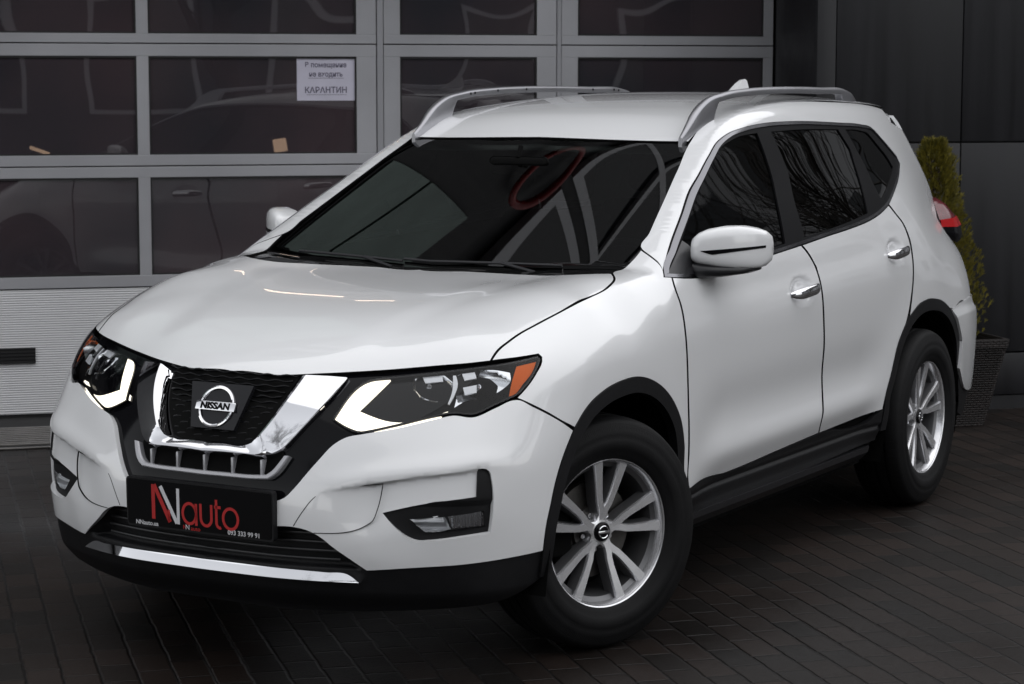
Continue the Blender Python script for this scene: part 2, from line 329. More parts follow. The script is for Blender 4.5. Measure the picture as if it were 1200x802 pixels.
# outlines of the panels: (azimuth, elevation of the view they are drawn in, points in metres)
O = {
 'hood': (20, 50, [(-0.3403,-0.0129),(-0.2981,-0.0045),(-0.106,-0.0429),(0.024,-0.0428),(0.1984,-0.0248),(0.3467,-0.0053),(0.4681,0.0172),(0.5027,0.0269),(0.5172,0.0731),(0.5385,0.1123),(0.5646,0.1656),(0.6041,0.2308),(0.6679,0.34),(0.7241,0.4704),(0.7657,0.5762),(0.7755,0.6287),(0.7569,0.7056),(0.6705,0.6858),(0.248,0.8429),(0.094,0.8787),(0.036,0.93)]),
 'fender': (60, 30, [(-0.0908,0.3604),(-0.0572,0.3912),(-0.0181,0.4142),(0.036,0.4432),(0.1096,0.4746),(0.2329,0.5267),(0.3729,0.5883),(0.4809,0.6386),(0.5266,0.6713),(0.5895,0.7384),(0.6379,0.7547),(0.6957,0.7902),(0.7524,0.8336),(0.7554,0.793),(0.7513,0.7184),(0.7393,0.691),(0.7703,0.6897),(0.7653,0.6529),(0.7786,0.5985),(0.7854,0.5124),(0.7957,0.4174),(0.802,0.3225),(0.8138,0.1823),(0.8162,0.0961),(0.8053,0.0947),(0.7922,0.1186),(0.7809,0.1998),(0.7566,0.2567),(0.7125,0.2973),(0.6491,0.3255),(0.5789,0.3368),(0.4923,0.332),(0.3918,0.3044),(0.296,0.2638),(0.214,0.2131),(0.1487,0.1493),(0.099,0.1613),(0.0419,0.1844),(-0.0105,0.2065),(-0.0575,0.2292),(-0.0147,0.2618),(0.0252,0.3007),(0.0519,0.3325),(0.0581,0.3484),(0.0517,0.3602),(-0.0214,0.356)]),
 'body_side': (97, 15, [(0.374,0.9529),(0.4643,0.9987),(0.5314,1.033),(0.6841,1.1109),(0.8417,1.1917),(1.0197,1.2813),(1.1408,1.3314),(1.2245,1.3572),(1.3467,1.3774),(1.5384,1.3928),(1.7404,1.3939),(1.9755,1.3869),(2.3668,1.368),(2.6489,1.3546),(2.8299,1.3407),(2.9983,1.3219),(3.0142,1.2607),(3.2777,1.2029),(3.3708,1.042),(3.2382,0.8856),(3.1207,0.8176),(3.137,0.7874),(3.2215,0.7166),(3.2994,0.6577),(3.297,0.4787),(3.2326,0.4172),(3.1072,0.4473),(2.9004,0.4333),(2.7744,0.4738),(2.6403,0.4992),(2.5151,0.5052),(2.4049,0.4909),(2.323,0.4565),(2.3708,0.5611),(2.4199,0.6928),(2.443,0.7726),(2.4321,0.8279),(2.3915,0.875),(2.3587,0.916),(2.5045,0.9607),(2.6997,1.0251),(2.8159,1.073),(2.8209,1.1099),(2.735,1.1823),(2.6495,1.2427),(2.5416,1.2584),(2.2639,1.2771),(1.7757,1.304),(1.5151,1.3087),(1.2806,1.2993),(1.1753,1.2887),(1.0704,1.2643),(0.9615,1.2179),(0.8188,1.1507),(0.7541,1.121),(0.5869,1.0329),(0.4057,0.9368),(0.2874,0.8687),(0.3431,0.9239)]),
 'front_door': (90, 0, [(0.4001,1.1088),(0.5318,1.0975),(0.6386,1.0956),(0.8573,1.1093),(1.1237,1.1271),(1.4276,1.1461),(1.4702,1.107),(1.5063,1.0648),(1.5114,1.0034),(1.5177,0.9475),(1.5618,0.7306),(1.5846,0.5984),(1.5695,0.5379),(1.5642,0.5006),(1.5891,0.4466),(1.2143,0.4332),(0.861,0.4201),(0.4413,0.4228),(0.4265,0.4605),(0.4239,0.545),(0.4084,0.7139),(0.4011,0.825),(0.3907,0.9357),(0.3934,1.0249),(0.3879,1.0791)]),
 'rear_door': (90, 0, [(1.4433,1.1467),(1.6923,1.1636),(1.9665,1.1792),(2.1522,1.1929),(2.3362,1.2158),(2.4569,1.238),(2.4942,1.2025),(2.5373,1.1598),(2.5457,1.1087),(2.5294,1.0353),(2.4837,0.9029),(2.4125,0.7833),(2.326,0.7069),(2.2587,0.5874),(2.2121,0.5034),(2.2019,0.4572),(1.599,0.4452),(1.5733,0.4994),(1.5814,0.5364),(1.5965,0.597),(1.5747,0.7292),(1.5297,0.9465),(1.5228,1.0025),(1.5214,1.0637),(1.4853,1.106)]),
 'bumper': (42, 0, [(-0.6803,0.555),(-0.4377,0.5453),(-0.4135,0.5568),(-0.3923,0.5783),(-0.3488,0.6297),(-0.3195,0.6621),(-0.268,0.7122),(-0.2392,0.728),(-0.1922,0.7385),(-0.0996,0.7546),(0.0184,0.7814),(0.062,0.7898),(0.1138,0.7848),(0.1838,0.8098),(0.2362,0.8282),(0.2493,0.8287),(0.2962,0.8063),(0.3456,0.7799),(0.3974,0.7483),(0.4331,0.7219),(0.3942,0.6508),(0.3684,0.5846),(0.352,0.5214),(0.3357,0.4526),(0.3281,0.3828),(0.1626,0.3771),(-0.0047,0.3695),(-0.1929,0.3552),(-0.2361,0.3854),(-0.2846,0.4196),(-0.3225,0.4501),(-0.3568,0.4667),(-0.391,0.4731),(-0.44,0.4716),(-0.487,0.462),(-0.6803,0.462)]),
 'surround': (42, 0, [(-0.62,0.905),(-0.5522,0.8827),(-0.3935,0.8889),(-0.2755,0.8982),(-0.1082,0.9107),(0.0349,0.925),(0.1923,0.9399),(0.1471,0.8936),(-0.0832,0.7574),(-0.1911,0.7286),(-0.2625,0.6989),(-0.3185,0.6483),(-0.3911,0.5626),(-0.4375,0.5302),(-0.487,0.54),(-0.6803,0.54)]),
 'chromev': (30, 0, [(-0.507,0.693),(-0.4067,0.6953),(-0.3356,0.6934),(-0.3177,0.7013),(-0.2784,0.7477),(-0.2352,0.8098),(-0.1917,0.8733),(-0.1261,0.8797),(-0.0432,0.8831),(-0.0809,0.8331),(-0.1263,0.796),(-0.1814,0.737),(-0.2153,0.701),(-0.2398,0.6789),(-0.2749,0.664),(-0.3343,0.663),(-0.4051,0.6617),(-0.512,0.6615)]),
 'lowframe': (30, 0, [(-0.522,0.6115),(-0.4049,0.6124),(-0.2771,0.6147),(-0.257,0.6278),(-0.2251,0.6645),(-0.2126,0.6675),(-0.2391,0.6244),(-0.2691,0.6029),(-0.4045,0.5994),(-0.522,0.5905)]),
 'headlight': (50, 0, [(-0.3907,0.774),(-0.2662,0.8818),(-0.2181,0.8883),(-0.0937,0.9032),(0.0227,0.9178),(0.1347,0.9322),(0.2056,0.9426),(0.2119,0.9333),(0.2054,0.9223),(0.1866,0.9005),(0.1519,0.8664),(0.1152,0.8404),(0.0984,0.8342),(0.0451,0.8152),(-0.0245,0.7899),(-0.0627,0.794),(-0.1212,0.7848),(-0.2291,0.7592),(-0.3052,0.7424),(-0.3208,0.7397)]),
 'hlens_in': (50, 0, [(-0.3025,0.8027),(-0.2059,0.8768),(-0.0926,0.8903),(0.0231,0.9027),(0.1293,0.9151),(0.1751,0.9178),(0.1406,0.8692),(0.0929,0.8389),(0.0453,0.8218),(-0.0192,0.798),(-0.0576,0.8015),(-0.116,0.7934),(-0.2454,0.773)]),
 'drl': (50, 0, [(-0.2623,0.8754),(-0.2119,0.8787),(-0.3154,0.7966),(-0.2484,0.7715),(-0.0826,0.7988),(-0.0814,0.7931),(-0.301,0.743),(-0.3161,0.7438),(-0.3845,0.7744)]),
 'amber': (50, 0, [(0.1354,0.9154),(0.2005,0.9249),(0.1783,0.8976),(0.1415,0.8672),(0.1101,0.8409),(0.0938,0.837),(0.1081,0.871)]),
 'hl_r1': (50, 0, [(-0.1476,0.8827),(-0.0696,0.8929),(-0.0522,0.8754),(-0.0599,0.8442),(-0.1056,0.8215),(-0.1418,0.83),(-0.1552,0.8563)]),
 'hl_r2': (50, 0, [(-0.0315,0.8934),(0.0706,0.9072),(0.1095,0.9),(0.106,0.8775),(0.0805,0.8531),(0.0409,0.8355),(-0.0425,0.8195),(-0.0631,0.8082),(-0.0453,0.8488)]),
 'fogbezel': (55, 0, [(-0.3695,0.5218),(-0.2514,0.5523),(-0.1262,0.5672),(-0.1194,0.6469),(-0.095,0.6456),(-0.084,0.6366),(-0.0804,0.6196),(-0.0817,0.4607),(-0.1655,0.4541),(-0.2612,0.4439),(-0.2823,0.4428),(-0.3015,0.4494),(-0.3371,0.4786)]),
 'foghole': (42, 0, [(-0.1483,0.5225),(-0.0179,0.553),(0.1126,0.5679),(0.117,0.6475),(0.1413,0.6462),(0.1525,0.6372),(0.1566,0.6202),(0.1546,0.4614),(0.0721,0.4548),(-0.0294,0.4447),(-0.0526,0.4436),(-0.0736,0.4502),(-0.1122,0.4794)]),
 'foglens': (55, 0, [(-0.3007,0.5051),(-0.0984,0.5258),(-0.0955,0.4771),(-0.1601,0.4733),(-0.2574,0.4632),(-0.2768,0.4797)]),
 'fogl_a': (55, 0, [(-0.2992,0.5039),(-0.2152,0.5173),(-0.1938,0.4748),(-0.2575,0.4652),(-0.2769,0.481)]),
 'fogl_b': (55, 0, [(-0.2062,0.5172),(-0.0997,0.5235),(-0.097,0.481),(-0.1892,0.4784)]),
 'cover': (42, 0, [(-0.391,0.4768),(-0.3664,0.5188),(-0.338,0.5563),(-0.3168,0.5739),(-0.282,0.5837),(-0.1465,0.6056),(-0.1662,0.5269),(-0.1771,0.5013),(-0.1946,0.4879),(-0.3362,0.4597)]),
 'brow': (42, 0, [(-0.296,0.5796),(-0.1892,0.6044),(-0.0496,0.6275),(0.115,0.6476)]),
 'mirseam': (90, 0, [(0.4593,1.1883),(0.4343,1.1696),(0.3903,1.1302)]),
 'windshield': (0, 45, [(-0.06,1.8385),(0.0215,1.8175),(0.5464,1.8386),(0.5765,1.8355),(0.6133,1.6619),(0.6462,1.496),(0.6782,1.3355),(0.6925,1.265),(0.7119,1.165),(0.7112,1.0966),(0.7107,1.0308),(0.7159,0.9694),(0.6471,0.9255),(0.1752,0.9571),(0.0139,0.9505),(-0.06,0.9617)]),
 'roof': (0, 80, [(-0.06,1.3064),(0.0166,1.3035),(0.5276,1.3453),(0.567,1.3559),(0.562,1.6566),(0.555,2.4444),(0.53,3.1338),(0.5,3.4095),(-0.06,3.4095)]),
 'dlo_out': (90, 0, [(0.3908,1.1315),(0.5059,1.1966),(0.6828,1.2899),(0.8462,1.3755),(0.9104,1.406),(1.0512,1.4739),(1.1589,1.5211),(1.2641,1.5486),(1.3698,1.5622),(1.6049,1.5772),(1.8669,1.5796),(2.3578,1.5655),(2.6363,1.5526),(2.7448,1.5395),(2.8334,1.4852),(2.9229,1.4195),(2.9201,1.3862),(2.8078,1.3432),(2.6175,1.2843),(2.4617,1.2411),(2.3406,1.2189),(2.1561,1.196),(1.9701,1.1821),(1.6954,1.1666),(1.4424,1.1497),(1.126,1.1298),(0.8593,1.112),(0.6404,1.0982),(0.5337,1.1001),(0.3695,1.1129)]),
 'dlo_in': (90, 0, [(0.428,1.1296),(0.5694,1.2072),(0.7336,1.295),(0.8719,1.3679),(0.9688,1.4187),(1.0724,1.4677),(1.1704,1.5047),(1.2726,1.5261),(1.505,1.5436),(1.6411,1.5492),(1.9342,1.5496),(2.3265,1.5418),(2.5962,1.5288),(2.6766,1.5133),(2.727,1.4706),(2.7874,1.4047),(2.7927,1.3768),(2.6836,1.3395),(2.5394,1.2945),(2.4162,1.2616),(2.1906,1.2218),(1.948,1.2009),(1.4957,1.1722),(1.3189,1.1603),(1.0022,1.138),(0.7195,1.1175),(0.5417,1.1178)]),
 'arf_out': (90, 0, [(-0.4786,0.3809),(-0.4812,0.4526),(-0.4643,0.5214),(-0.4457,0.5846),(-0.4139,0.6508),(-0.3587,0.7259),(-0.2816,0.7852),(-0.1893,0.8193),(-0.0801,0.8358),(0.0355,0.8346),(0.136,0.8108),(0.2178,0.7735),(0.2922,0.7184),(0.3447,0.6551),(0.3749,0.5787),(0.3934,0.4767),(0.4173,0.4365)]),
 'arf_in': (90, 0, [(-0.3929,0.4459),(-0.3873,0.5143),(-0.3379,0.6312),(-0.2526,0.7242),(-0.1587,0.7747),(-0.057,0.7963),(0.0499,0.7959),(0.1629,0.7647),(0.2458,0.7242),(0.3093,0.6597),(0.3457,0.5983)]),
 'arr_out': (90, 0, [(2.203,0.4537),(2.2121,0.5034),(2.2587,0.5874),(2.326,0.7069),(2.4222,0.7858),(2.5338,0.831),(2.6443,0.8482),(2.7696,0.8443),(2.9037,0.8202),(3.021,0.7721),(3.1022,0.7102),(3.1604,0.6277),(3.1341,0.5132)]),
 'glass_f': (90, 0, [(0.428,1.1296),(0.5694,1.2072),(0.7336,1.295),(0.8719,1.3679),(0.9688,1.4187),(1.0724,1.4677),(1.1704,1.5047),(1.2726,1.5261),(1.505,1.5436),(1.4695,1.4101),(1.3969,1.2922),(1.3155,1.1605),(1.0022,1.138),(0.7195,1.1175),(0.5417,1.1178)]),
 'glass_r': (90, 0, [(1.6327,1.5456),(1.9321,1.548),(2.3241,1.5401),(2.3558,1.462),(2.2769,1.3356),(2.1906,1.2218),(1.948,1.2009),(1.4957,1.1722),(1.545,1.2928),(1.6232,1.4249)]),
 'glass_q': (90, 0, [(2.4079,1.5378),(2.5962,1.5288),(2.6706,1.5168),(2.727,1.4706),(2.7874,1.4047),(2.7927,1.3768),(2.6836,1.3395),(2.5394,1.2945),(2.4162,1.2616),(2.4163,1.3149),(2.4304,1.4096)]),
 'handle_f': (90, 0, [(1.228,0.9837),(1.3518,0.9932),(1.4897,0.999)]),
 'handle_r': (90, 0, [(2.2142,1.0537),(2.344,1.0631),(2.4938,1.0698)]),
 'sillline': (90, 0, [(0.4413,0.4228),(0.861,0.4201),(1.2143,0.4332),(1.599,0.4452),(2.1942,0.4581)]),
 'pts': (90, 0, [(3.1501,0.504),(-0.9281,0.6399),(-0.9258,0.6401),(-0.9189,0.6404),(-0.927,0.6307),(-0.9302,0.6316),(-0.8612,0.7919)]),
 'rb_vis': (112, 0, [(2.6867,0.7935),(2.4873,0.7761),(2.5637,0.6869),(2.6086,0.6273),(2.5853,0.5128)]),
 'vi_a': (30, 0, [(-0.4622,0.6892),(-0.4087,0.692),(-0.34,0.6921),(-0.322,0.6986)]),
 'vi_b': (30, 0, [(-0.322,0.6986),(-0.3121,0.7086),(-0.2801,0.7477),(-0.2368,0.8099),(-0.1933,0.871)]),
 'vo_a': (30, 0, [(-0.4605,0.6567),(-0.4072,0.6591),(-0.3361,0.6597),(-0.2816,0.6605),(-0.2512,0.6702)]),
 'vo_b': (30, 0, [(-0.2512,0.6702),(-0.2264,0.6866),(-0.1971,0.7158),(-0.1632,0.7517),(-0.1272,0.7895),(-0.0822,0.8356),(-0.0443,0.881)]),
 'li_a': (30, 0, [(-0.4587,0.6109),(-0.4054,0.6116),(-0.3059,0.6126),(-0.275,0.615)]),
 'li_b': (30, 0, [(-0.275,0.615),(-0.2574,0.6271),(-0.2402,0.6467),(-0.2232,0.6685)]),
 'lo_a': (30, 0, [(-0.4583,0.5978),(-0.4051,0.5986),(-0.3056,0.5999),(-0.267,0.6026)]),
 'lo_b': (30, 0, [(-0.267,0.6026),(-0.2419,0.62),(-0.2248,0.6408),(-0.2055,0.6696)]),
 'hl_c1': (50, 0, [(-0.1267,0.8871),(-0.0743,0.8923),(-0.0762,0.8768),(-0.1243,0.8718)]),
 'hl_c2': (50, 0, [(-0.0213,0.8974),(0.0139,0.9021),(0.0143,0.8865),(-0.0193,0.8796)]),
 'hl_c3': (50, 0, [(-0.0281,0.8616),(0.0098,0.8686),(0.0053,0.8483),(-0.0278,0.8425)]),
 'hl_d': (50, 0, [(-0.0462,0.8927),(-0.0383,0.8928),(-0.039,0.8728),(-0.0553,0.8413),(-0.074,0.8164),(-0.0781,0.8187),(-0.0606,0.848)]),
}
# ------------------------------------------------ panels: an outline in a parallel view of the car, filled and laid on the body shape
def basis(az, el):
    a, e = np.radians(az), np.radians(el)
    D = -np.array([np.cos(a)*np.cos(e), np.sin(a)*np.cos(e), np.sin(e)])
    U = np.array([-np.sin(a), np.cos(a), 0.]); V = np.cross(-D, U)
    return D, U, V
def smooth_outline(P, h, corner=38, closed=True):
    P = np.array(P, float); n = len(P); out = []
    def cornerq(i):
        if not closed and i in (0, n-1): return True
        a = P[i]-P[i-1]; b = P[(i+1) % n]-P[i]
        d = abs(math.degrees(math.atan2(a[0]*b[1]-a[1]*b[0], a@b))); return d > corner
    cs = [cornerq(i) for i in range(n)]
    for i in range(n if closed else n-1):
        j = (i+1) % n; p0, p1, p2, p3 = P[i-1], P[i], P[j], P[(j+1) % n]
        L = np.linalg.norm(p2-p1); k = max(1, int(round(L/h)))
        l0 = max(np.linalg.norm(p1-p0), 1e-6); l2 = max(np.linalg.norm(p3-p2), 1e-6)
        def tang(pa, pb, pc, la, lb):
            return ((pb-pa)/la*lb+(pc-pb)/lb*la)/(la+lb)*L
        m1 = (p2-p1) if cs[i] else tang(p0, p1, p2, l0, L)
        m2 = (p2-p1) if cs[j] else tang(p1, p2, p3, L, l2)
        if cs[i] and not cs[j]: m1 = (3*(p2-p1)-m2)/2
        if cs[j] and not cs[i]: m2 = (3*(p2-p1)-m1)/2
        for q in range(k):
            t = q/k; out.append((2*t**3-3*t*t+1)*p1+(t**3-2*t*t+t)*m1+(3*t*t-2*t**3)*p2+(t**3-t*t)*m2)
    if not closed: out.append(P[-1])
    return np.array(out)
def area(P): return .5*np.sum(P[:, 0]*np.roll(P[:, 1], -1)-np.roll(P[:, 0], -1)*P[:, 1])
def inset(P, g):
    if g == 0: return P
    s = 1 if area(P) > 0 else -1
    a = P-np.roll(P, 1, 0); b = np.roll(P, -1, 0)-P
    a /= np.linalg.norm(a, axis=1)[:, None]+1e-12; b /= np.linalg.norm(b, axis=1)[:, None]+1e-12
    n = np.stack([-(a+b)[:, 1], (a+b)[:, 0]], 1); l = np.linalg.norm(n, axis=1)[:, None]; n = n/np.maximum(l, .7)*2/np.maximum(l, 1.2)
    return P+n*g*s*.7
def pip(P, Q):
    x, y = Q[:, 0], Q[:, 1]; r = np.zeros(len(Q), bool)
    for a, b in zip(P, np.roll(P, -1, 0)):
        if a[1] == b[1]: continue
        c = ((a[1] > y) != (b[1] > y)) & (x < (b[0]-a[0])*(y-a[1])/(b[1]-a[1])+a[0]); r ^= c
    return r
def dist(P, Q):
    d = np.full(len(Q), 9.)
    for a, b in zip(P, np.roll(P, -1, 0)):
        ab = b-a; l = ab@ab
        if l < 1e-14: continue
        t = np.clip(((Q-a)@ab)/l, 0, 1); d = np.minimum(d, np.hypot(*(Q-a-t[:, None]*ab).T))
    return d
def project(uv, az, el, off=0, rel=None, far=4.6, first=None):
    D, U, V = basis(az, el); uv = np.asarray(uv, float)
    B = uv[:, :1]*U+uv[:, 1:]*V
    n = len(uv); rr = np.broadcast_to(off if rel is None else off+rel(uv[:, 0], uv[:, 1]), (n,)).astype(float)
    def G(ix, t):
        P = B[ix]+D*t[:, None]; return F(P[:, 0], P[:, 1], P[:, 2])-rr[ix]
    t = np.full(n, -far); a = t.copy(); hit = np.zeros(n, bool); act = np.arange(n)
    for i in range(300):
        if not len(act): break
        v = G(act, t[act]); h = v < 0; hit[act[h]] = True
        act = act[~h]; v = v[~h]; a[act] = t[act]; t[act] += np.maximum(.015, np.minimum(v*.5, .3)); act = act[t[act] < far]
    ix = np.where(hit)[0]; lo = a[ix]; hi = t[ix]
    for i in range(15):
        m = (lo+hi)/2; v = G(ix, m); lo = np.where(v < 0, lo, m); hi = np.where(v < 0, m, hi)
    t[ix] = (lo+hi)/2; X = B+D*t[:, None]; X[~hit] = np.nan
    return X
def normals(P, az, el, rel=None, e=1.2e-3):
    D, U, V = basis(az, el); g = np.zeros_like(P)
    def G(Q):
        v = F(Q[:, 0], Q[:, 1], Q[:, 2])
        if rel is not None:
            Qm = Q.copy(); Qm[:, 1] = np.abs(Qm[:, 1]); v = v-rel(Qm@U, Qm@V)
        return v
    for k in range(3):
        A = P.copy(); A[:, k] += e; B = P.copy(); B[:, k] -= e; g[:, k] = (G(A)-G(B))/(2*e)
    return g/(np.linalg.norm(g, axis=1)[:, None]+1e-12)
def panel(name, outline, mat, parent, off=0, h=.014, gap=.0, thick=.012, rel=None, holes=(), side='L', extra=None, cfg=None, corner=38, lines=(), ret=None):
    """side: L, R, both (returns two objects) or merge (joined across the centre line)"""
    az, el, pts = O[outline] if isinstance(outline, str) else outline
    H = [smooth_outline(O[q][2] if isinstance(q, str) else q, h, corner) for q in holes]
    P = inset(smooth_outline(pts, h, corner), gap)
    H = [inset(q, -0) for q in H]
    allv = [P]+H; V = np.concatenate(allv); E = []; k = 0
    for q in allv: E += [(k+i, k+(i+1) % len(q)) for i in range(len(q))]; k += len(q)
    LN = [smooth_outline(q, h*.8, 60, closed=False) for q in lines]
    for q in LN:
        k0 = len(V); V = np.concatenate([V, q]); E += [(k0+i, k0+i+1) for i in range(len(q)-1)]
    lo = P.min(0); hi = P.max(0)
    gx = np.arange(lo[0], hi[0], h); gy = np.arange(lo[1], hi[1], h*.866)
    G = np.array([(x+(h/2 if j % 2 else 0), y) for j, y in enumerate(gy) for x in gx])
    if len(G):
        ins = pip(P, G)
        for q in H: ins &= ~pip(q, G)
        G = G[ins]
        if len(G):
            d = dist(P, G)
            for q in H: d = np.minimum(d, dist(q, G))
            for q in LN:
                for a_, b_ in zip(q[:-1], q[1:]): d = np.minimum(d, np.hypot(*(G-(a_+(b_-a_)*np.clip(((G-a_)@(b_-a_))/((b_-a_)@(b_-a_)+1e-12), 0, 1)[:, None])).T)*1.6)
            G = G[d > .55*h]
        V = np.concatenate([V, G])
    r = delaunay_2d_cdt([Vector(v) for v in V], E, [], 0, 1e-6)
    V2 = np.array([tuple(v) for v in r[0]]); T = np.array([f for f in r[2]])
    c = V2[T].mean(1); ins = pip(P, c)
    for q in H: ins &= ~pip(q, c)
    T = T[ins]
    X = project(V2, az, el, off, rel)
    bad = np.isnan(X[:, 0])
    if bad.any(): T = T[~bad[T].any(1)]; print('MISS', name, int(bad.sum())); X = np.where(np.isnan(X), 0, X)
    a3 = X[T]; nn = np.cross(a3[:, 1]-a3[:, 0], a3[:, 2]-a3[:, 0]); D = basis(az, el)[0]
    flip = (nn@D) > 0; T = np.array([t[::-1] if f else t for t, f in zip(T, flip)])
    bm = bmesh.new(); vs = [bm.verts.new(v) for v in X]
    for t in T:
        try: bm.faces.new([vs[i] for i in t])
        except ValueError: pass
    bmesh.ops.delete(bm, geom=[v for v in bm.verts if not v.link_faces], context='VERTS')
    if side == 'merge':
        bmesh.ops.bisect_plane(bm, geom=bm.verts[:]+bm.edges[:]+bm.faces[:], dist=1e-5, plane_co=(0, 0, 0), plane_no=(0, 1, 0), clear_inner=True)
        for v in bm.verts:
            if abs(v.co.y) < 2e-4: v.co.y = 0
        d = bmesh.ops.duplicate(bm, geom=bm.verts[:]+bm.edges[:]+bm.faces[:])['geom']
        fs = [g for g in d if isinstance(g, bmesh.types.BMFace)]
        for g in d:
            if isinstance(g, bmesh.types.BMVert): g.co.y = -g.co.y
        bmesh.ops.reverse_faces(bm, faces=fs)
        bmesh.ops.remove_doubles(bm, verts=bm.verts[:], dist=2e-4)
    bm.verts.index_update()
    P3 = np.array([v.co[:] for v in bm.verts]); N3 = normals(P3, az, el, rel)
    top = [[v.index for v in f.verts] for f in bm.faces]
    V3 = [tuple(p) for p in P3]; skirt = []
    if thick:
        low = {}
        for e in bm.edges:
            if len(e.link_faces) != 1: continue
            l = e.link_loops[0]; v1, v2 = l.vert.index, l.link_loop_next.vert.index
            for v in (v1, v2):
                if v not in low: low[v] = len(V3); V3.append(tuple(P3[v]-N3[v]*thick))
            skirt.append((v2, v1, low[v1], low[v2]))
    bm.free()
    def finish(nm, mirror):
        me = bpy.data.meshes.new(nm); fs = top+[list(q) for q in skirt]; vv = V3
        if mirror: vv = [(x, -y, z) for x, y, z in V3]; fs = [f[::-1] for f in fs]
        me.from_pydata(vv, [], fs); me.update(); me.materials.append(mat)
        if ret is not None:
            me.materials.append(ret)  # edge returns coloured black, standing in for the shade inside the gaps
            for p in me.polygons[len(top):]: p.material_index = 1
        me.polygons.foreach_set('use_smooth', [True]*len(me.polygons))
        nl = []
        for p in me.polygons:
            if p.index < len(top):
                for vi in p.vertices:
                    n = N3[vi]; nl.append((n[0], -n[1] if mirror else n[1], n[2]))
            else: nl += [tuple(p.normal)]*p.loop_total
        me.normals_split_custom_set(nl)
        return link(bpy.data.objects.new(nm, me), parent if not isinstance(parent, (tuple, list)) else parent[1 if mirror else 0])
    res = []
    if side in ('L', 'both', 'merge'): res.append(finish(name, False))
    if side in ('R', 'both'): res.append(finish(name, True))
    return res if len(res) > 1 else res[0]
def ribbon(name, outline, width, mat, parent, off=.0006, side='L', closed=False, h=.012, gapw=None):
    """a thin strip lying along a line on the body (seams, beads)"""
    az, el, pts = O[outline] if isinstance(outline, str) else outline
    P = smooth_outline(pts, h, 45, closed)
    C3 = project(P, az, el, off); C3 = C3[~np.isnan(C3[:, 0])]; N = normals(C3, az, el); n = len(C3)
    vs = []; fs = []
    for i in range(n):
        t = C3[(i+1) % n if closed else min(i+1, n-1)]-C3[i-1 if (closed or i) else 0]
        b = np.cross(N[i], t); b /= np.linalg.norm(b)+1e-12
        for s in (-1, 1): vs.append(C3[i]+b*s*width/2)
        for s in (-1, 1): vs.append(C3[i]+b*s*width/2-N[i]*.004)
    for i in range(n if closed else n-1):
        a = i*4; b = ((i+1) % n)*4
        fs += [(a, a+1, b+1, b), (a+2, a, b, b+2), (a+1, a+3, b+3, b+1)]
    out = []
    for mir in ((False,) if side == 'L' else (False, True)):
        v2 = [(x, -y if mir else y, z) for x, y, z in vs]; f2 = [f[::-1] for f in fs] if mir else fs
        out.append(mesh_obj(name, v2, f2, mat, parent if not isinstance(parent, (tuple, list)) else parent[1 if mir else 0], smooth=True, auto=40))
    return out

def loft_strip(name, inner, outer, prof, mat, parent, n=40, az=30, corner=30):
    """a band between two lines, mirrored across the centre; prof = (t from outer to inner, height above the body)"""
    def rs(P, m):
        P = np.array(P); d = np.r_[0, np.cumsum(np.hypot(*np.diff(P, axis=0).T))]; t = np.linspace(0, d[-1], m)
        return np.stack([np.interp(t, d, P[:, 0]), np.interp(t, d, P[:, 1])], 1)
    I = []; Q = []
    for a, b, m in zip(inner, outer, n if isinstance(n, (list, tuple)) else [n]*len(inner)):
        I.append(rs(smooth_outline(a, .004, corner, False), m)); Q.append(rs(smooth_outline(b, .004, corner, False), m))
    def cat(L): return np.vstack([L[0]]+[q[1:] for q in L[1:]])
    I = cat(I); Q = cat(Q)
    XI = project(I, az, 0, 0); XO = project(Q, az, 0, 0); NI = normals(XI, az, 0); NO = normals(XO, az, 0)
    NN = NI+NO
    for _ in range(6): NN[1:-1] = (NN[:-2]+NN[1:-1]*2+NN[2:])/4
    NN /= np.linalg.norm(NN, axis=1)[:, None]
    rows = []
    for i in range(len(I)):
        pf = prof(i/(len(I)-1)) if callable(prof) else prof
        r = [XO[i]*(1-t)+XI[i]*t+NN[i]*h for t, h in pf]
        rows.append(r)
    for r in rows[:1]:
        for k in range(len(r)): r[k] = r[k]*np.array([1, 0, 1])
    allr = [[p*np.array([1, -1, 1]) for p in r] for r in rows[:0:-1]]+rows
    bm = bmesh.new(); R_ = [[bm.verts.new(p) for p in r] for r in allr]
    for a, b in zip(R_[:-1], R_[1:]):
        for k in range(len(a)-1): bm.faces.new((a[k], a[k+1], b[k+1], b[k]))
    bm.faces.new(R_[0]); bm.faces.new(R_[-1])
    return from_bm(name, bm, mat, parent, True, 28)
# ================================================= THE CAR
car = thing('parked_car', 'white compact suv with lit daytime lamps, front wheels turned, parked on the dark paving', 'car')
def pair(nm): return nm
STEER = R(-22.3)
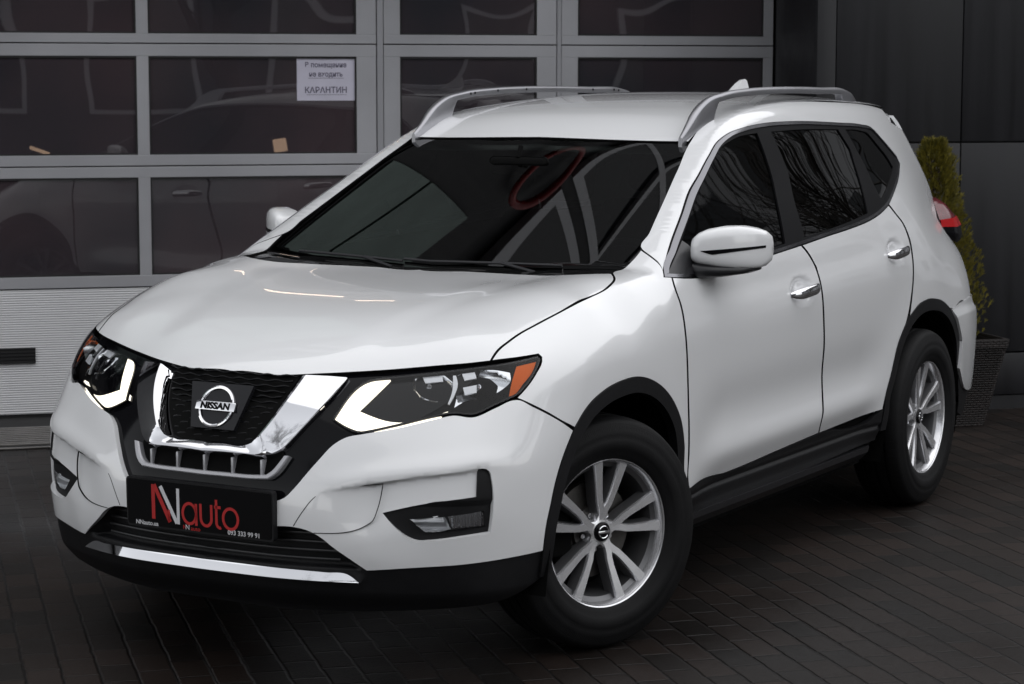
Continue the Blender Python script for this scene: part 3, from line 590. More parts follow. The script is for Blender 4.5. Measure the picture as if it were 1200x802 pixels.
# ---- outer panels
def dish(outl):
    c = np.array(O[outl][2]).mean(0)
    return lambda u, v: -.016*(1-sstep(.35, 1.0, np.sqrt(((u-c[0])/.125)**2+((v-c[1])/.060)**2)))
hood_rel = None
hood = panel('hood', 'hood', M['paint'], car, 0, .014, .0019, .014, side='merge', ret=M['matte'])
AZ42 = basis(42, 0)
def seg_d(a, b, u, v):
    a = np.array(a); b = np.array(b); ab = b-a; t = np.clip(((u-a[0])*ab[0]+(v-a[1])*ab[1])/(ab@ab), 0, 1)
    return np.hypot(u-a[0]-t*ab[0], v-a[1]-t*ab[1]), t
BROW = np.array(O['brow'][2])
def bump_rel(u, v):
    u = np.asarray(u, float); v = np.asarray(v, float)
    zb = np.interp(u, BROW[:, 0], BROW[:, 1])
    inw = sstep(BROW[0, 0]-.03, BROW[0, 0]+.16, u)*(1-sstep(BROW[-1, 0]+.012, BROW[-1, 0]+.030, u))
    below = sstep(0, .007, zb-v)*(1-sstep(.05, .17, zb-v))
    r = -.015*below*inw
    # the brow itself swells, then runs out towards the lamp
    wide = sstep(BROW[0, 0]-.1, BROW[0, 0]+.1, u)*(1-sstep(BROW[-1, 0], BROW[-1, 0]+.16, u))
    r = r+.009*np.exp(-((v-zb-.02)/.03)**2)*wide
    # lower edge turns under
    r = r-.010*sstep(.43, .395, v)*sstep(.35, .5, u)
    return r
BRF = np.array([(BROW[0, 0]-.02, BROW[0, 1]-.003)]+[tuple(q) for q in BROW]+[(BROW[-1, 0]+.02, BROW[-1, 1]+.002)])
bumper = panel('front_bumper', 'bumper', M['paint'], car, .002, .010, .0015, .016, rel=bump_rel, side='merge', holes=['foghole'], lines=[BRF[:-1]+(0, -.0002), BRF[:-1]+(0, -.0072)])
for s in ('both',):
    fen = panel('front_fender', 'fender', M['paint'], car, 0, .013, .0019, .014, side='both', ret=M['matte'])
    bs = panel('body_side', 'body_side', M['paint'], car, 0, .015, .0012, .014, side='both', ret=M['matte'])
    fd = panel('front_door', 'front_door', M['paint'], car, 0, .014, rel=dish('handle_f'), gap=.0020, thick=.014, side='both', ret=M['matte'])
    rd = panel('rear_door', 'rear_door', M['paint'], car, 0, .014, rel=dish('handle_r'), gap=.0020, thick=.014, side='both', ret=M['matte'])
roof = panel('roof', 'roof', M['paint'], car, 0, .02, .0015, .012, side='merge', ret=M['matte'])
az, el, sp = O['windshield']
def shr(P, g): return inset(smooth_outline(P, .02), g)
ws = panel('windshield', 'windshield', M['wglass'], car, -.005, .03, .003, .004, side='merge')
def ring(nm, outl, g, mat, off, par, side='merge', h=.02, thick=.003):
    az, el, P = O[outl] if isinstance(outl, str) else outl
    return panel(nm, (az, el, P), mat, par, off, h, .0, thick, holes=[[tuple(q) for q in inset(smooth_outline(P, .03), g)]], side=side)
# black printed border of the screen: strips just under the glass
U0 = basis(0, 45)
wsP = np.array(sp)
def uv0(p): return [float(np.array(p)@U0[1]), float(np.array(p)@U0[2])]
fr_o = [q for q in sp]
ins = inset(smooth_outline(sp, .02), .032)
ins = ins[ins[:, 0] > -.059]
frit = panel('screen_border', (0, 45, sp), M['gloss'], ws, -.009, .02, .003, .002, holes=[[tuple(q) for q in ins]], side='merge')
# ---- black surround under the glass line, window glass, bright line
surr = panel('window_surround', 'dlo_out', M['pillar'], car, -.0035, .011, 0, .01, holes=['glass_f', 'glass_r', 'glass_q'], side='both')
trim = panel('window_trim', 'dlo_out', M['dchrome'], car, .0015, .010, .0008, .006, holes=[[tuple(q) for q in inset(smooth_outline(O['dlo_out'][2], .02), .016)]], side='both')
F_body = F
def F(x, y, z): return np.abs(y)-Ys(x, z)     # the side glass follows the plain side surface
panel('window', 'glass_f', M['glass'], fd, -.011, .02, -.006, .0, side='both')
panel('window', 'glass_r', M['pglass'], rd, -.009, .02, -.006, .0, side='both')
panel('quarter_window', 'glass_q', M['pglass'], car, -.009, .02, -.006, .0, side='both')
F = F_body
# ---- wheel arch cladding, sills
def neg(P): return [(-x, z) for x, z in P]
AF = neg(O['arf_out'][2]); AR = neg(O['arr_out'][2])
AFe = [(.472, .30)]+AF[1:-1]+[(-.425, .44), (-.432, .36)]
ARe = [(-2.205, .37), (-2.213, .45)]+AR[1:-1]+[(-3.165, .48)]
def inner_of(P, cx, w=.048):
    r = []
    for p in P[::-1]:
        dx, dz = p[0]-cx, p[1]-.38; d = math.hypot(dx, dz)
        if p[1] > .38: k = (d-w)/d; r.append((cx+dx*k, .38+dz*k))
        else: r.append((p[0]-math.copysign(w, dx), p[1]))
    return r
def lip(u, v): return .004+0*u
panel('arch_trim', (90, 0, neg(AFe+inner_of(AFe, .02))), M['plastic'], car, .004, .013, 0, .03, side='both', corner=50)
panel('arch_trim', (90, 0, neg(ARe+inner_of(ARe, -2.69))), M['plastic'], car, .004, .013, 0, .03, side='both', corner=50)
SL = neg(O['sillline'][2])
def sill_rel(u, v): return .002-.010*np.exp(-((v-.392)/.005)**2)-.012*sstep(.385, .34, v)
panel('sill_cladding', (90, 0, neg([(-.434, .418)]+[(u, v-.003) for u, v in SL]+[(-2.207, .462), (-2.20, .335), (-1.3, .32), (-.436, .315)])), M['plastic'], car, .0, .014, 0, .02, rel=sill_rel, side='both')
for s in (1, -1):
    bm = bmesh.new()
    pr = [(.872, .322), (.868, .300), (.838, .268), (.80, .255), (.70, .25), (.70, .32)]
    xs = [-.46, -.50, -2.12, -2.16]
    rings = [[bm.verts.new((x, s*(y-(.02 if i in (0, 3) else 0)), z)) for y, z in pr] for i, x in enumerate(xs)]
    for a, b in zip(rings[:-1], rings[1:]):
        for k in range(len(pr)): bm.faces.new((a[k], a[(k+1) % 6], b[(k+1) % 6], b[k]))
    bm.faces.new(rings[0]); bm.faces.new(rings[-1])
    from_bm('sill_step', bm, M['silverp'] if False else pm_step if 'pm_step' in globals() else M['satin'], car)
# ---- front: black field, bright v, lower frame
D42, U42, V42 = basis(42, 0)
def grille_rel(u, v):
    return 0*u
sur_rel = None
CV = np.array(O['chromev'][2])
# hollow inside the v (given in the 42 degree view)
def to_view(P3, az): D, U, V = basis(az, 0); return [(float(p@U), float(p@V)) for p in P3]
cv3 = project(CV, 30, 0, 0)
panel('grille_surround', 'surround', M['gloss'], car, -.016, .012, 0, .03, side='merge')
# dark hollow of the grille is a second, deeper skin; the surround is cut away over it
hollow = [(-.30, .895), (-.262, .895), (-.15, .715), (.15, .715), (.262, .895), (.30, .905)]
g = lambda k: O[k][2]
def v_prof(q):
    m = float(sstep(.30, .46, q))      # along the foot the ridge sits low, up the arms it sits at the inner edge
    A = [(-.02, -.020), (0, .008), (.06, .018), (.14, .024), (.30, .023), (.60, .017), (.90, .010), (1.0, .004), (1.0, -.03)]
    B = [(-.02, -.020), (0, .000), (.03, .006), (.35, .016), (.70, .024), (.80, .026), (.86, .023), (1.0, -.012), (1.0, -.03)]
    return [(a[0]*(1-m)+b[0]*m, a[1]*(1-m)+b[1]*m) for a, b in zip(A, B)]
chromev = loft_strip('grille_trim', [g('vi_a'), g('vi_b')], [g('vo_a'), g('vo_b')], v_prof, M['chrome'], car, n=[16, 26])
lowf = loft_strip('lower_grille_frame', [g('li_a'), g('li_b')], [g('lo_a'), g('lo_b')], [(0, -.02), (0, .004), (.2, .007), (.8, .007), (1, .002), (1, -.02)], M['silverp'], car, n=[16, 10])
for y in (0, .1, -.1, .2, -.2):
    x = float(Xf(y, .625))
    bm = bmesh.new(); add_box(bm, (x-.03, y-.004, .600), (x+.001, y+.004, .656), .0015)
    from_bm('grille_bar', bm, M['silverp'], lowf, True, 35)
panel('lower_grille', (30, 0, g('li_a')+g('li_b')[1:]+g('vo_b')[1::-1]+g('vo_a')[-2::-1]), M['matte'], car, -.011, .012, 0, 0, side='merge', corner=20)
panel('grille_back', (30, 0, g('vi_a')+g('vi_b')[1:]+[tuple(p) for p in np.array([[float(np.array(q)@basis(30, 0)[1]), float(np.array(q)@basis(30, 0)[2])] for q in ((.77, .24, .893), (.79, .12, .890), (.80, -.02, .888))])]), M['matte'], car, -.012, .014, 0, 0, side='merge', corner=20)
# honeycomb of the grille
bm = bmesh.new()
for i, z in enumerate(np.arange(.704, .884, .0150)):
    hw = .138+(z-.70)*.50
    ys = np.linspace(-hw, hw, int(hw*2/.012)+2)
    pts = []; rr = []
    for y in ys:
        ph = (y/.062+(.5 if i % 2 else 0))*2*math.pi
        pts.append((float(Xf(y, z))-.015, y, z+.0022*math.sin(ph))); rr.append((.0030+.0012*math.cos(ph), .0030+.0012*math.cos(ph)))
    tube(bm, pts, rr, 6)
from_bm('grille_mesh', bm, M['gloss'], car, True, 60)
# badge
tz = math.atan2(float(Xf(0, .84)-Xf(0, .74)), .10)
bc = Vector((float(Xf(0, .787))+.002, 0, .787)); bup = Vector((math.sin(tz), 0, math.cos(tz)))
bmx = frame(bc, (0, 1, 0), bup)
badge = None
bm = bmesh.new()
vs = [bm.verts.new(bmx @ Vector((x, y, z))) for z in (-.012, .002) for x, y in ((-.112, .072), (-.078, -.066), (.078, -.066), (.112, .072))]
bm.faces.new(vs[4:]); bm.faces.new(vs[:4][::-1])
for k in range(4): bm.faces.new((vs[k], vs[(k+1) % 4], vs[4+(k+1) % 4], vs[4+k]))
bpl = from_bm('badge_panel', bm, pmat('dark_panel', (.012, .012, .014), .08, spec=.3), car)
bm = bmesh.new()
n = 56
def rg(r, z): return [bmx @ Vector((math.cos(2*math.pi*k/n)*r, math.sin(2*math.pi*k/n)*r*1.0, z)) for k in range(n)]
prof = [(.0645, .003), (.0630, .0085), (.0590, .0100), (.0545, .0085), (.0530, .003)]
rings = [[bm.verts.new(v) for v in rg(r, z)] for r, z in prof]
for a, b in zip(rings[:-1], rings[1:]):
    for k in range(n): bm.faces.new((a[k], a[(k+1) % n], b[(k+1) % n], b[k]))
add_box(bm, (-.071, -.0135, .004), (.071, .0135, .0125), .0015, 2, bmx)
badge = from_bm('badge', bm, M['chrome'], car, True, 35)
text_mesh('badge_lettering', 'NISSAN', .0275, M['matte'], bmx @ Matrix.Translation((0, -.001, .0131)), badge, sx=1.12, offset=.0012, extrude=.0004, space=1.02)
# ---- lamps
hd = panel('headlight', 'headlight', M['hbezel'], car, -.040, .010, -.002, .02, side='both')
panel('lamp_rim', 'headlight', M['gloss'], hd, .0, .010, .0005, .035, holes=[[tuple(q) for q in inset(smooth_outline(O['headlight'][2], .012), .0075)]], side='both')
panel('lamp_lens', 'headlight', M['lens'], hd, .0025, .014, .002, 0, side='both')
panel('daytime_lamp', 'drl', M['drl'], hd, -.008, .006, 0, .015, side='both')
panel('amber_reflector', 'amber', M['amber'], hd, -.012, .008, 0, .003, side='both')
def bowl(outl, dep):
    P = np.array(O[outl][2]); c = (P.max(0)+P.min(0))/2; w = (P.max(0)-P.min(0))/2
    return lambda u, v: -dep*np.clip(1-((u-c[0])/w[0])**2-((v-c[1])/w[1])**2, -.1, 1)
panel('reflector_bowl', 'hl_r1', M['refl'], hd, -.012, .007, 0, .01, rel=bowl('hl_r1', .028), side='both')
panel('reflector_bowl', 'hl_r2', M['refl'], hd, -.012, .007, 0, .01, rel=bowl('hl_r2', .028), side='both')
for nm in ('hl_r1', 'hl_r2'):
    P = np.array(O[nm][2]); c = (P.max(0)+P.min(0))/2
    q = project([c], 50, 0, -.04)[0]; nr = normals(q[None], 50, 0)[0]
    for s in (1, -1):
        bm = bmesh.new(); a = Vector(q); b = Vector(q)+Vector((.8, .3, 0))*.032
        a.y *= s; b.y *= s; tube(bm, [a, a.lerp(b, .7), b], [.012, .012, .006], 14)
        from_bm('bulb', bm, M['refl'], hd[0 if s == 1 else 1], True, 50)
M['chip'] = pmat('lamp_facet', (.85, .86, .88), .3, .3)
for nm in ('hl_c1', 'hl_c2', 'hl_c3', 'hl_d'): panel('reflector_facet', nm, M['chip'], hd, -.010, .008, 0, .006, side='both')
fb = panel('fog_bezel', 'fogbezel', M['plastic'], car, -.006, .008, -.001, .02, side='both', holes=[[tuple(q) for q in inset(smooth_outline(O['foglens'][2], .008), .002)]], rel=lambda u, v: -.012*sstep(.0, .02, .56-v)*sstep(.655, .62, v))
panel('fog_lamp', 'foglens', M['hbezel'], car, -.028, .01, 0, .02, side='both')
fl = [o for o in car.children if o.name.startswith('fog_lamp')]
panel('fog_reflector', 'fogl_a', M['chip'], fl, -.020, .008, 0, .004, side='both', rel=lambda u, v: .003*np.sin(v*700))
panel('fog_reflector', 'fogl_b', M['refl'], fl, -.022, .006, 0, .004, side='both', rel=lambda u, v: .004*np.sin(u*330))
panel('fog_lens', 'foglens', M['lens'], fl, -.015, .012, 0, 0, side='both')
# bumper cover line and lower edges
ribbon('cover_seam', 'cover', .0022, M['matte'], bumper, off=.0026, side='both', closed=False)
# ---- lower front: dark intake and lip
Dq, Uq, Vq = basis(42, 0)
LO = [(float(np.array(p)@Uq), float(np.array(p)@Vq)) for p in ((.96, -.06, .50), (.95, .25, .49), (.90, .42, .455), (.875, .52, .39), (.80, .62, .388), (.70, .77, .385), (.56, .86, .39), (.475, .885, .40), (.475, .88, .30), (.55, .82, .255), (.70, .70, .235), (.82, .50, .22), (.885, .25, .212), (.905, -.06, .21))]
U_in = float(np.array((.87, .50, .4))@Uq)
def low_rel(u, v):
    op = sstep(.352, .362, v)*(1-sstep(U_in-.03, U_in-.012, u+.9*(v-.38)))
    r = -.055*op
    r = r-.035*sstep(.29, .21, v)
    return r
low = panel('lower_bumper', (42, 0, LO), M['plastic'], car, -.006, .010, 0, .02, rel=low_rel, side='merge')
bm = bmesh.new()
for z in (.375, .40, .425, .45):
    ys = np.linspace(-.42, .42, 30)
    tube(bm, [(float(Xf(y, z))-.045, y, z) for y in ys], .004, 6)
from_bm('intake_bar', bm, M['satin'], car, True, 60)
CB = [(float(np.array(p)@basis(30, 0)[1]), float(np.array(p)@basis(30, 0)[2])) for p in ((.94, -.06, .350), (.925, .2, .3505), (.895, .40, .346), (.883, .465, .343), (.872, .497, .322), (.885, .45, .322), (.918, .25, .324), (.935, -.06, .324))]
panel('bumper_trim', (30, 0, CB), M['chrome'], low, .004, .007, 0, .03, side='merge', rel=lambda u, v: .020*np.clip((.351-v)/.028, 0, 1.05))
# ---- front plate with dealer print
px_ = .963
pl = thing('front_plate', 'black dealer plate lettered in red and white, fixed to the front bumper', 'plate')
pl.parent = car
del pl['category']
bm = bmesh.new()
def rrect(w, h, r, n=5):
    pts = []
    for cx, cy, a0 in ((w-r, h-r, 0), (-w+r, h-r, 90), (-w+r, -h+r, 180), (w-r, -h+r, 270)):
        for k in range(n+1): a = R(a0+90*k/n); pts.append((cx+r*math.cos(a), cy+r*math.sin(a)))
    return pts
pmx = frame((px_, 0, .502), (0, 1, 0), (0.02, 0, 1))
W2, H2 = .2665, .0735
def prism(bm, pts, z0, z1, mtx, mi=0):
    a = [bm.verts.new(mtx @ Vector((x, y, z0))) for x, y in pts]; b = [bm.verts.new(mtx @ Vector((x, y, z1))) for x, y in pts]
    fs = [bm.faces.new(b), bm.faces.new(a[::-1])]; n = len(pts)
    for k in range(n): fs.append(bm.faces.new((a[k], a[(k+1) % n], b[(k+1) % n], b[k])))
    for f in fs: f.material_index = mi
prism(bm, rrect(W2, H2, .012), -.02, .0, pmx)
plate = from_bm('plate_frame', bm, M['plastic'], pl)
bm = bmesh.new(); prism(bm, rrect(W2-.006, H2-.006, .008), .0, .0015, pmx)
from_bm('plate_face', bm, pmat('plate_black', (.003, .003, .0035), .35, spec=.12), pl)
MR = pmat('print_red', (.42, .012, .012), .5); MW = pmat('print_white', (.62, .62, .64), .5)
# letters: n seen from the front reads along +y; px 171..342 of the picture
def bars(lst, mat, nm):
    bm = bmesh.new()
    for (x0, y0), (x1, y1), w in lst:
        d = Vector((x1-x0, y1-y0)); n = Vector((-d.y, d.x)).normalized()*w/2
        prism(bm, [(x0-n.x, y0-n.y), (x1-n.x, y1-n.y), (x1+n.x, y1+n.y), (x0+n.x, y0+n.y)][::1], .0016, .0019, pmx)
    return from_bm(nm, bm, mat, pl)
bars([((-.1645, .057), (-.1645, -.046), .0125), ((-.161, .057), (-.104, -.050), .013), ((-.1075, -.014), (-.1075, -.049), .009)], MR, 'plate_print')
bars([((-.1375, .054), (-.0785, -.052), .0125), ((-.0735, .052), (-.0735, -.054), .0105)], MW, 'plate_print')
def stroke(nm, lines, w, mat):
    bm = bmesh.new()
    for P in lines:
        P = [Vector(p) for p in P]; n = len(P); L = []; Rr = []
        for i, p in enumerate(P):
            t = (P[min(i+1, n-1)]-P[max(i-1, 0)]).normalized()
            if (P[0]-P[-1]).length < 1e-5 and i in (0, n-1): t = (P[1]-P[-2]).normalized()
            nn = Vector((-t.y, t.x))*w/2; L.append(p+nn); Rr.append(p-nn)
        A = [bm.verts.new(pmx @ Vector((q.x, q.y, .0022))) for q in L]; B = [bm.verts.new(pmx @ Vector((q.x, q.y, .0022))) for q in Rr]
        for i in range(n-1): bm.faces.new((A[i], B[i], B[i+1], A[i+1]))
    return from_bm(nm, bm, mat, pl)
def arc(cx, cy, rx, ry, a0, a1, n=24): return [(cx+rx*math.cos(R(a0+(a1-a0)*k/n)), cy+ry*math.sin(R(a0+(a1-a0)*k/n))) for k in range(n+1)]
zb = -.018
stroke('plate_print', [arc(-.032, zb, .0245, .030, 0, 360), [(-.0075, zb+.031), (-.0075, zb-.034)]], .0088, MR)
stroke('plate_print', [[(.009, zb+.033), (.009, zb-.008)]+arc(.0285, zb-.008, .0195, .0225, 180, 360)+[(.048, zb-.008), (.048, zb+.033)]], .0088, MR)
stroke('plate_print', [[(.066, zb+.050), (.066, zb-.016)]+arc(.078, zb-.018, .012, .014, 180, 290), [(.058, zb+.028), (.082, zb+.028)]], .0088, MR)
stroke('plate_print', [arc(.1165, zb-.002, .0265, .030, 0, 360)], .0088, MR)
text_mesh('plate_print', 'NNauto.ua', .0185, MW, pmx @ Matrix.Translation((-.190, -.0610, .0018)), pl, extrude=.0003, sx=1.0, offset=.0002)
text_mesh('plate_print', 'N', .018, MR, pmx @ Matrix.Translation((-.050, -.0605, .0018)), pl, extrude=.0003)
text_mesh('plate_print', 'N', .021, MW, pmx @ Matrix.Translation((-.040, -.0600, .0022)), pl, extrude=.0003)
text_mesh('plate_print', 'auto', .0175, MR, pmx @ Matrix.Translation((-.011, -.0620, .0018)), pl, extrude=.0003, sx=1.1)
text_mesh('plate_print', '093 333 99 91', .0195, MW, pmx @ Matrix.Translation((.163, -.0600, .0018)), pl, extrude=.0003, sx=1.02, offset=.0002)
# ---- door handles
for outl, par in (('handle_f', fd), ('handle_r', rd)):
    Q = project(O[outl][2], 90, 0, 0)
    for s in (1, -1):
        a, m, b = [Vector((q[0], q[1]*s, q[2])) for q in Q]
        dr = (a-b).normalized(); c = (a+b)/2
        L = .118
        nrm = Vector((0, s, 0))
        up_ = dr.cross(nrm).normalized()
        if up_.z < 0: up_ = -up_
        bm = bmesh.new(); pts = []; rr = []
        for k in range(15):
            t = k/14*2-1; pts.append(c+dr*(-t*L)+nrm*(.000+.030*(1-t**4))); w = (1-abs(t)**5)*.6+.4
            rr.append((.0195*w, .0085*w))
        tube(bm, pts, [r if abs((pts[1]-pts[0]).normalized().cross(Vector((0, 0, 1))).y) > 0 else r for r in [(q[1], q[0]) for q in rr]], 12)
        bmesh.ops.bevel(bm, geom=[], offset=0)
        from_bm('door_handle', bm, M['chrome'], par[0 if s == 1 else 1], True, 60)
# ---- mirrors
ST = ((.842, -.560, -.70, 1.205, 1.152), (.850, -.545, -.71, 1.232, 1.142), (.868, -.538, -.715, 1.246, 1.137), (.89, -.545, -.72, 1.256, 1.134), (.93, -.572, -.735, 1.264, 1.126), (.97, -.612, -.755, 1.263, 1.121), (1.0, -.655, -.77, 1.256, 1.122), (1.022, -.70, -.785, 1.244, 1.127), (1.034, -.735, -.79, 1.228, 1.143), (1.038, -.76, -.785, 1.205, 1.165))
def mirror_mesh():
    vs = []; n = 32
    for y, xf, xb, zt, zb in ST:
        cx, rx, cz, rz = (xf+xb)/2, (xf-xb)/2, (zt+zb)/2, (zt-zb)/2
        for k in range(n):
            a = 2*math.pi*k/n; ca, sa = math.cos(a), math.sin(a); e = .52
            vs.append((cx+rx*math.copysign(abs(ca)**e, ca), y, cz+rz*math.copysign(abs(sa)**.62, sa)))
    m = len(ST)
    fs = [(i*n+k, i*n+(k+1) % n, (i+1)*n+(k+1) % n, (i+1)*n+k) for i in range(m-1) for k in range(n)]
    fs += [tuple(range(n))[::-1], tuple(range((m-1)*n, m*n))]
    return [Vector(v) for v in vs], fs
MC = Vector((-.60, .93, 1.185))
for s in (1, -1):
    vs, fs = mirror_mesh(); dx = 0 if s == 1 else -.10
    vs = [Vector((v[0]+dx, v[1], v[2])) for v in vs]
    bm = bmesh.new(); bv = [bm.verts.new((v[0], v[1]*s, v[2])) for v in vs]
    for f in fs: bm.faces.new([bv[i] for i in f])
    for _ in range(1): bmesh.ops.subdivide_edges(bm, edges=bm.edges[:], cuts=1, use_grid_fill=True, smooth=.9)
    ms = from_bm('side_mirror', bm, M['paint'], car, True, 50)
    # underside, foot and sail
    bm = bmesh.new()
    for q in ((.84, -.55, -.69, 1.150, 1.092), (.87, -.540, -.70, 1.148, 1.092), (.93, -.575, -.725, 1.138, 1.097), (.985, -.64, -.755, 1.133, 1.106), (1.005, -.68, -.765, 1.131, 1.114)):
        y, xf, xb, zt, zb = q; cx, rx, cz, rz = (xf+xb)/2+dx, (xf-xb)/2, (zt+zb)/2, (zt-zb)/2
        rg2 = [bm.verts.new((cx+rx*math.copysign(abs(math.cos(t))**.6, math.cos(t)), y*s, cz+rz*math.copysign(abs(math.sin(t))**.7, math.sin(t)))) for t in [2*math.pi*k/24 for k in range(24)]]
        if q[0] > .84:
            for k in range(24): bm.faces.new((pr2[k], pr2[(k+1) % 24], rg2[(k+1) % 24], rg2[k]))
        else: bm.faces.new(rg2)
        pr2 = rg2
    bm.faces.new(rg2[::-1])
    bmesh.ops.remove_doubles(bm, verts=bm.verts[:], dist=1e-5)
    from_bm('mirror_foot', bm, M['satin'], ms, True, 50)
    # repeater strip on the front face of the cap
    bv = []
    bm = bmesh.new()
    from mathutils.bvhtree import BVHTree
    tr = BVHTree.FromPolygons([Vector(v) for v in vs], fs)
    def onm(y, z):
        h = tr.ray_cast(Vector((.2, y, z)), Vector((-1, 0, 0)))
        return (h[0].x+.002, (y+.0012)*s, z) if h[0] else None
    top = [(.885+.148*k/18, 1.186+.012*k/18) for k in range(19)]
    prev = None
    for k, (y, z) in enumerate(top):
        w = .017*min(1, k/4+.05)*(1-.55*k/18)
        a, b = onm(y, z), onm(y, z-w)
        if a is None or b is None: break
        cur = (bm.verts.new(a), bm.verts.new(b))
        if prev: bm.faces.new((prev[0], prev[1], cur[1], cur[0]))
        prev = cur
    from_bm('turn_signal', bm, M['gloss'], ms)
    # black sail at the window corner
    sl_ = [(-.385, 1.118), (-.60, 1.106), (-.66, 1.105), (-.60, 1.19), (-.575, 1.215)]
    panel('mirror_sail', (90, 0, neg(sl_)), M['satin'], ms, .001, .02, 0, .004, side='L' if s == 1 else 'R')
# ---- roof rails, ditch, aerial
def rail_pts():
    z0 = lambda x, y: max(float(Zr(x, y)), 0)
    key = [(-1.075, .552, 1.522), (-1.124, .55, 1.556), (-1.191, .55, 1.610), (-1.285, .55, 1.653), (-1.415, .55, 1.674), (-1.65, .545, 1.689), (-1.898, .54, 1.694), (-2.115, .535, 1.694), (-2.40, .525, 1.690), (-2.669, .515, 1.682), (-2.76, .51, 1.665), (-2.84, .505, 1.630)]
    return key
K = smooth_outline([(p[0], p[2]) for p in rail_pts()], .025, 60, False); ks = rail_pts(); ys = np.interp(-K[:, 0], [-k[0] for k in ks], [k[1] for k in ks])
for s in (1, -1):
    bm = bmesh.new(); rings = []
    for i in range(len(K)):
        x, z = K[i]; y = ys[i]; zt = z+.014
        f = max(sstep(-1.36, -1.30, x), sstep(-2.62, -2.66, x)); zr = float(Zr(x, y))-.03
        zb = (zt-.026)*(1-f)+min(zr, zt-.004)*f
        w = .0155*min(1, .45+i*.12, .5+(len(K)-1-i)*.15)
        sec = [(-w, zb), (-w, zt-.010), (-w*.8, zt-.003), (-w*.3, zt), (w*.3, zt), (w*.8, zt-.004), (w*1.05, zt-.012), (w*1.05, zb)]
        rings.append([bm.verts.new((x, (y+q)*s, zz)) for q, zz in sec])
    for a, b in zip(rings[:-1], rings[1:]):
        for k in range(8): bm.faces.new((a[k], a[(k+1) % 8], b[(k+1) % 8], b[k]))
    bm.faces.new(rings[0]); bm.faces.new(rings[-1])
    from_bm('roof_rail', bm, M['rail'], car, True, 45)
# screws on the inner face of the rail
rails = [o for o in car.children if o.name.startswith('roof_rail')]
for s in (1, -1):
    for x in (-1.46, -1.49, -1.66, -1.88, -2.42, -2.60, -2.64):
        bm = bmesh.new()
        y = float(np.interp(-x, -K[:, 0], ys))-.0155; z = float(np.interp(-x, -K[:, 0], K[:, 1]))+.002
        bmesh.ops.create_cone(bm, segments=10, radius1=.0045, radius2=.0045, depth=.004, cap_ends=True, matrix=Matrix.Translation((x, y*s, z)) @ Matrix.Rotation(R(90), 4, 'X'))
        from_bm('rail_screw', bm, M['matte'], rails[0 if s == 1 else 1])
DT = (0, 80)
ditch = [(-1.04, .50, 1.53), (-1.5, .49, 1.6), (-2.2, .48, 1.6), (-3.12, .44, 1.6), (-3.12, .58, 1.6), (-2.2, .60, 1.6), (-1.5, .61, 1.6), (-1.1, .615, 1.53), (-1.0, .615, 1.50)]
b80 = basis(0, 80)
panel('roof_ditch', (0, 80, [(float(np.array(p)@b80[1]), float(np.array(p)@b80[2])) for p in ditch]), M['matte'], car, -.008, .03, 0, .0, side='both')
bm = bmesh.new()
zf = float(Zr(-2.80, 0))
sec = [(-2.64, 0, 0), (-2.70, .018, .018), (-2.76, .045, .017), (-2.80, .066, .013), (-2.83, .071, .009), (-2.845, .070, .006)]
prof = [(-2.66, .0), (-2.72, .022), (-2.77, .050), (-2.80, .064), (-2.835, .069), (-2.85, .064), (-2.865, .0)]
L1 = []; 
for yy, sc_ in ((-.02, 1), (-.006, 2), (.006, 2), (.02, 1)):
    L1.append([bm.verts.new((x, yy if z < .01 else yy*(1-z/.08*.72), zf-.004+z)) for x, z in prof])
a = L1[0]; b = L1[3]
bm.faces.new(a); bm.faces.new(b[::-1])
for v in L1[1]+L1[2]: bm.verts.remove(v)
n = len(prof)
for k in range(n): bm.faces.new((a[k], a[(k+1) % n], b[(k+1) % n], b[k]))
bmesh.ops.bevel(bm, geom=[e for e in bm.edges], offset=.003, segments=2, affect='EDGES')
from_bm('roof_aerial', bm, M['paint'], car, True, 40)
# ---- rear end
def v180(P): return [(-y, z) for y, z in P]
tg = [(-.06, 1.60), (.50, 1.58), (.56, 1.50), (.62, 1.38), (.68, 1.24), (.70, 1.10), (.70, .95), (.66, .80), (-.06, .79)]
tg_w = [(-.56, 1.20), (-.50, 1.52), (.50, 1.52), (.56, 1.20)]
tail = panel('tailgate', (180, 0, v180(tg)), M['paint'], car, 0, .03, .002, .014, side='merge')
rw = panel('rear_window', (180, 0, v180([(-.06, 1.54), (.50, 1.52), (.57, 1.35), (.60, 1.20), (-.06, 1.17)])), M['pglass'], tail, .004, .04, 0, .006, side='merge')
b130 = basis(130, 0)
def v130(P): return [(float(np.array(p)@b130[1]), float(np.array(p)@b130[2])) for p in P]
b110 = basis(112, 0)
def v110(P): return [(float(np.array(p)@b110[1]), float(np.array(p)@b110[2])) for p in P]
rbv = [tuple(q) for q in O['rb_vis'][2]]
panel('rear_bumper', (112, 0, rbv+v110([(-3.25, .83, .42), (-3.45, .74, .38), (-3.62, .5, .36), (-3.70, -.06, .36), (-3.72, -.06, .79), (-3.70, .4, .795), (-3.60, .70, .80), (-3.46, .79, .80)])), M['paint'], car, .003, .014, .001, .014, side='merge', rel=lambda u, v: .012*(1-sstep(.735, .775, v)))
panel('rear_lower_bumper', (130, 0, v130([(-3.16, .85, .52), (-3.25, .83, .46), (-3.45, .75, .41), (-3.62, .5, .40), (-3.7, -.06, .40), (-3.66, -.06, .24), (-3.5, .5, .24), (-3.3, .72, .28), (-3.16, .82, .34)])), M['plastic'], car, .004, .03, 0, .03, side='merge')
